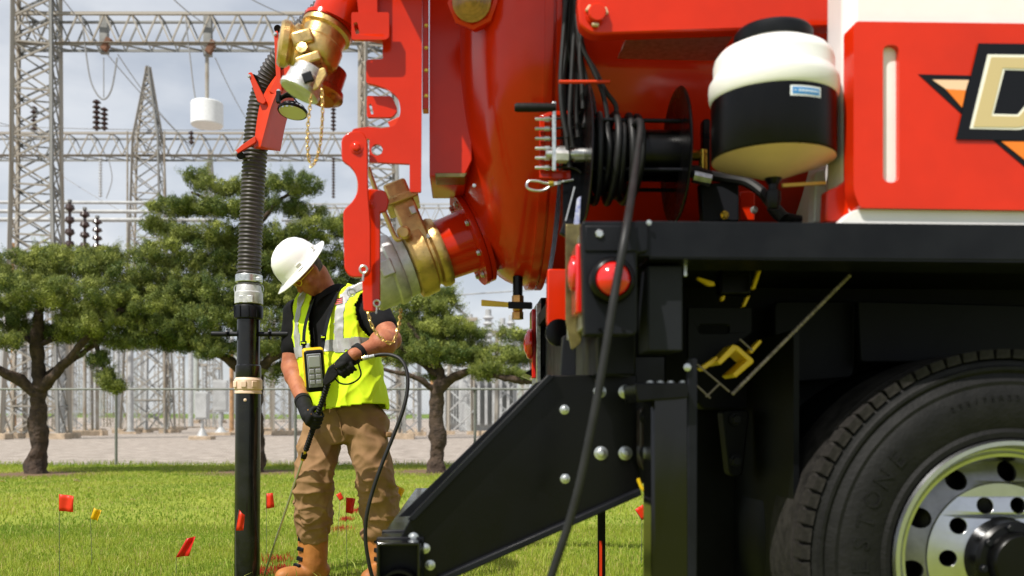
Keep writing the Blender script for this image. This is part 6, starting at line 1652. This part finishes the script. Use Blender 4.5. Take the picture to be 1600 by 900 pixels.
hp_ = [W(583, 556.5, -.44), W(596, 554, -.44), W(612, 555, -.46), W(626, 562, -.48), W(635, 578, -.50), W(637, 605, -.52), W(630, 640, -.54), W(615, 680, -.55), W(598, 722, -.56), W(583, 765, -.56), W(573, 805, -.56), W(571, 840, -.55), W(575, 872, -.54), W(583, 905, -.52), W(600, 945, -.48)]
hp_.append(Vector((hp_[-1].x + .08, hp_[-1].y + .02, .012))); hp_.append(Vector((hp_[-1].x + .5, hp_[-1].y - .3, .012)))
mb = MB(); mb.tube(spline(hp_, 9), .0092, 12); part('water_hose', mb, HOSEM, wand, smooth=60)
# ================================================================== handheld device hung on the chest
dv_ = thing('handheld_controller', W(492, 606, -.28), 'yellow and black handheld controller hanging on neck straps at the chest', 'controller')
rot = Matrix((dirc(1, 0.35, 0.0), dirc(-0.35, 1, 0.0), UP)).transposed() @ Matrix.Rotation(math.radians(-6), 3, 'Y') @ Matrix.Rotation(math.radians(12), 3, 'X')
dc = W(491.5, 579, -.26)
mb = MB(); mb.box(dc, (.098, .045, .215), rot); bd = part('case', mb, BLKM, dv_, bevel=.016, segs=4)
mb = MB(); mb.box(dc + rot @ Vector((0, .010, .012)), (.106, .050, .205), rot); part('yellow_shell', mb, YELP, dv_, bevel=.016, segs=4)
mb = MB(); mb.box(dc + rot @ Vector((-.002, -.024, .004)), (.070, .006, .170), rot); fpn = part('keypad_panel', mb, mat('grey_keypad', (0.30, 0.31, 0.34), 0.25, vary=0.2, vscale=40), dv_, bevel=.006, segs=3)
LCD = mat('pale_display', (0.52, 0.55, 0.58), 0.12)
mb = MB(); mb.box(dc + rot @ Vector((-.002, -.028, .050)), (.056, .004, .055), rot); part('display', mb, LCD, fpn, bevel=.003)
KEY = mat('pale_key', (0.42, 0.43, 0.46), 0.35)
for i in range(3):
    for j in range(2):
        mb = MB(); mb.box(dc + rot @ Vector((-.018 + .032 * j, -.028, .002 - .028 * i)), (.024, .005, .020), rot); part('key', mb, KEY, fpn, bevel=.002)
def strap(pts_, w_, nm='strap', m_=BLKM):
    sp_ = spline(pts_, 6); v_ = []; f_ = []
    for i, p in enumerate(sp_):
        t_ = (sp_[min(i + 1, len(sp_) - 1)] - sp_[max(i - 1, 0)]).normalized(); sd_ = t_.cross(FRONT).normalized()
        for a_, b_ in ((-1, 0), (1, 0), (1, 1), (-1, 1)): v_.append(p + sd_ * (w_ / 2 * a_) + FRONT * (.0025 * b_))
    for i in range(len(sp_) - 1):
        for j in range(4): f_.append((i * 4 + j, i * 4 + (j + 1) % 4, (i + 1) * 4 + (j + 1) % 4, (i + 1) * 4 + j))
    mb_ = MB(); mb_.add(v_, f_); return part(nm, mb_, m_, dv_, smooth=40)
s1 = strap([W(536, 446, .02), W(527, 458, -.12), W(517, 485, -.185), W(509, 515, -.215), W(504, 545, -.235), W(503, 556, -.24)], .022)
s2 = strap([W(500, 456, .06), W(490, 468, -.06), W(482, 490, -.13), W(476, 515, -.17), W(475, 540, -.20), W(477, 556, -.225)], .022)
for (x, y, dd, sp_) in ((505, 527, -.232, s1), (474.5, 536, -.205, s2)):
    mb = MB(); mb.box(W(x, y, dd), (.030, .012, .022)); part('strap_clip', mb, BLK, sp_, bevel=.003)
    mb = MB(); mb.box(W(x, y, dd) - FW * .007, (.018, .004, .006)); part('clip_mark', mb, HIVIS, sp_)

# ================================================================== marking flags, stake, debris
ORF = mat('orange_flag_vinyl', (0.85, 0.055, 0.012), 0.45); REF = mat('red_flag_vinyl', (0.72, 0.03, 0.018), 0.28); YEF = mat('yellow_flag_vinyl', (0.85, 0.58, 0.01), 0.4)
for m_ in (ORF, REF, YEF):
    nt = m_.node_tree; tr = nt.nodes.new('ShaderNodeBsdfTranslucent'); tr.inputs['Color'].default_value = m_.node_tree.nodes['Principled BSDF'].inputs['Base Color'].default_value
    mx = nt.nodes.new('ShaderNodeMixShader'); mx.inputs[0].default_value = 0.4; out = nt.nodes['Material Output']
    nt.links.new(nt.nodes['Principled BSDF'].outputs[0], mx.inputs[1]); nt.links.new(tr.outputs[0], mx.inputs[2]); nt.links.new(mx.outputs[0], out.inputs['Surface'])
def pin_flag(ybase, xbase, corners, m, label, amp=.008, d=None):
    d = d or CAMH * FPX / (ybase - HY)
    b = FW * d + RT * ((xbase - CX) * d / FPX)
    t = thing('marker_flag', b, label, 'marker flag', 'marker flags stuck in the lawn')
    q = [PD(x, y, d) for x, y in corners]        # top at stem, top outer, bottom outer, bottom at stem
    n = 8; v = []; f = []
    ph = random.uniform(0, 6)
    for i in range(n + 1):
        u = i / n
        for j in range(5):
            w_ = j / 4
            p = q[0].lerp(q[1], u).lerp(q[3].lerp(q[2], u), w_)
            v.append(p + FW * (amp * math.sin(u * 7 + ph + w_ * 1.5) * (0.3 + u)))
    for i in range(n):
        for j in range(4): f.append((i * 5 + j, i * 5 + j + 1, (i + 1) * 5 + j + 1, (i + 1) * 5 + j))
    mb = MB(); mb.add(v, f); o = part('flag', mb, m, t, smooth=60)
    s_ = o.modifiers.new('thick', 'SOLIDIFY'); s_.thickness = .0008
    mb = MB(); mb.tube([b - UP * .03, q[3], q[0]], .0015, 6); part('wire_stem', mb, WIRED, t)
pin_flag(918, 93, [(92.5, 772), (117, 775), (114.5, 800), (92.5, 798.5)], ORF, 'square orange flag standing farthest left in the lawn')
pin_flag(885, 144, [(146, 793), (158, 798), (153.5, 815), (141.5, 810)], YEF, 'small curled yellow flag near the far left orange one', .012)
pin_flag(905, 276, [(292, 841), (307, 838), (297, 868), (275, 871)], REF, 'folded glossy red flag leaning low in the grass left of the pipe', .014)
pin_flag(930, 369, [(373, 796), (382, 805), (380, 829), (368, 829)], ORF, 'orange-red flag directly in front of the black pipe', .006)
pin_flag(872, 417, [(416, 771), (426, 770), (428.5, 793), (416, 795)], ORF, 'narrow orange flag just right of the black pipe', .006)
pin_flag(842, 527, [(525, 773), (532, 769), (537, 779), (531, 783)], ORF, 'tiny orange flag seen between the worker\'s legs', .006)
pin_flag(897, 543, [(541, 777), (556, 779), (551, 803), (540.5, 801)], ORF, 'larger orange flag between the worker\'s legs', .008)
pin_flag(880, 621, [(618, 757), (633, 765), (626, 780), (622, 774)], YEF, 'yellow flag behind the worker\'s left leg', .01)
pin_flag(885, 1002, [(992, 796), (1004, 788), (1015, 807), (1003, 813)], ORF, 'tilted orange flag right of the black arm', .006)
# orange-striped stake under the arm
sp0 = G(941, 935); t = thing('marker_stake', sp0, 'thin dark stake with an orange stripe under the black arm', 'stake')
kk_ = fwd_depth(sp0) / FPX; Hs = (935 - 795) * kk_
mb = MB(); mb.prism([sp0 + RT * (-7 * kk_), sp0 + RT * (5 * kk_), sp0 + RT * (5 * kk_) + FW * .02, sp0 + RT * (-7 * kk_) + FW * .02], UP * Hs); part('shaft', mb, BLK, t, bevel=.001)
mb = MB(); mb.box(sp0 + RT * (-2.5 * kk_) + UP * (40 * kk_) - FW * .003, (4 * kk_, .004, 100 * kk_)); part('stripe', mb, ORED, t)
# pale dry leaves lying in the grass
LFM = mat('dry_leaf', (0.62, 0.50, 0.34), 0.8, vary=0.2)
for (x, y, w_) in ((4, 762, 10), (38, 758, 9), (120, 762, 11), (118, 758, 6), (207, 793, 9), (140, 773, 5), (205, 773, 5), (203, 757, 4), (360, 768, 6), (345, 775, 6)):
    p = G(x, y); d = fwd_depth(p); r_ = w_ * d / FPX / 2
    mb = MB(); aa = random.uniform(-.5, .5)
    v = [p + UP * .075 + RT * (r_ * cx_) + FW * (r_ * 1.4 * cy_) + UP * (r_ * cz_) for cx_, cy_, cz_ in ((-1, 0, .1 + aa * .3), (-.4, -.8, .5), (.5, -.6, .7 + aa), (1, .1, .1), (.4, .7, .2), (-.5, .6, 0))]
    mb.add(v, [(0, 1, 2, 3, 4, 5)]); o = part('dry_leaf', mb, LFM, None, smooth=0)
    s_ = o.modifiers.new('thick', 'SOLIDIFY'); s_.thickness = .002
    tag(o, 'pale dry leaf lying on the lawn near the trees', 'leaf', 'dry leaves on the lawn')
for m_ in list(bpy.data.meshes):
    if m_.users == 0: bpy.data.meshes.remove(m_)
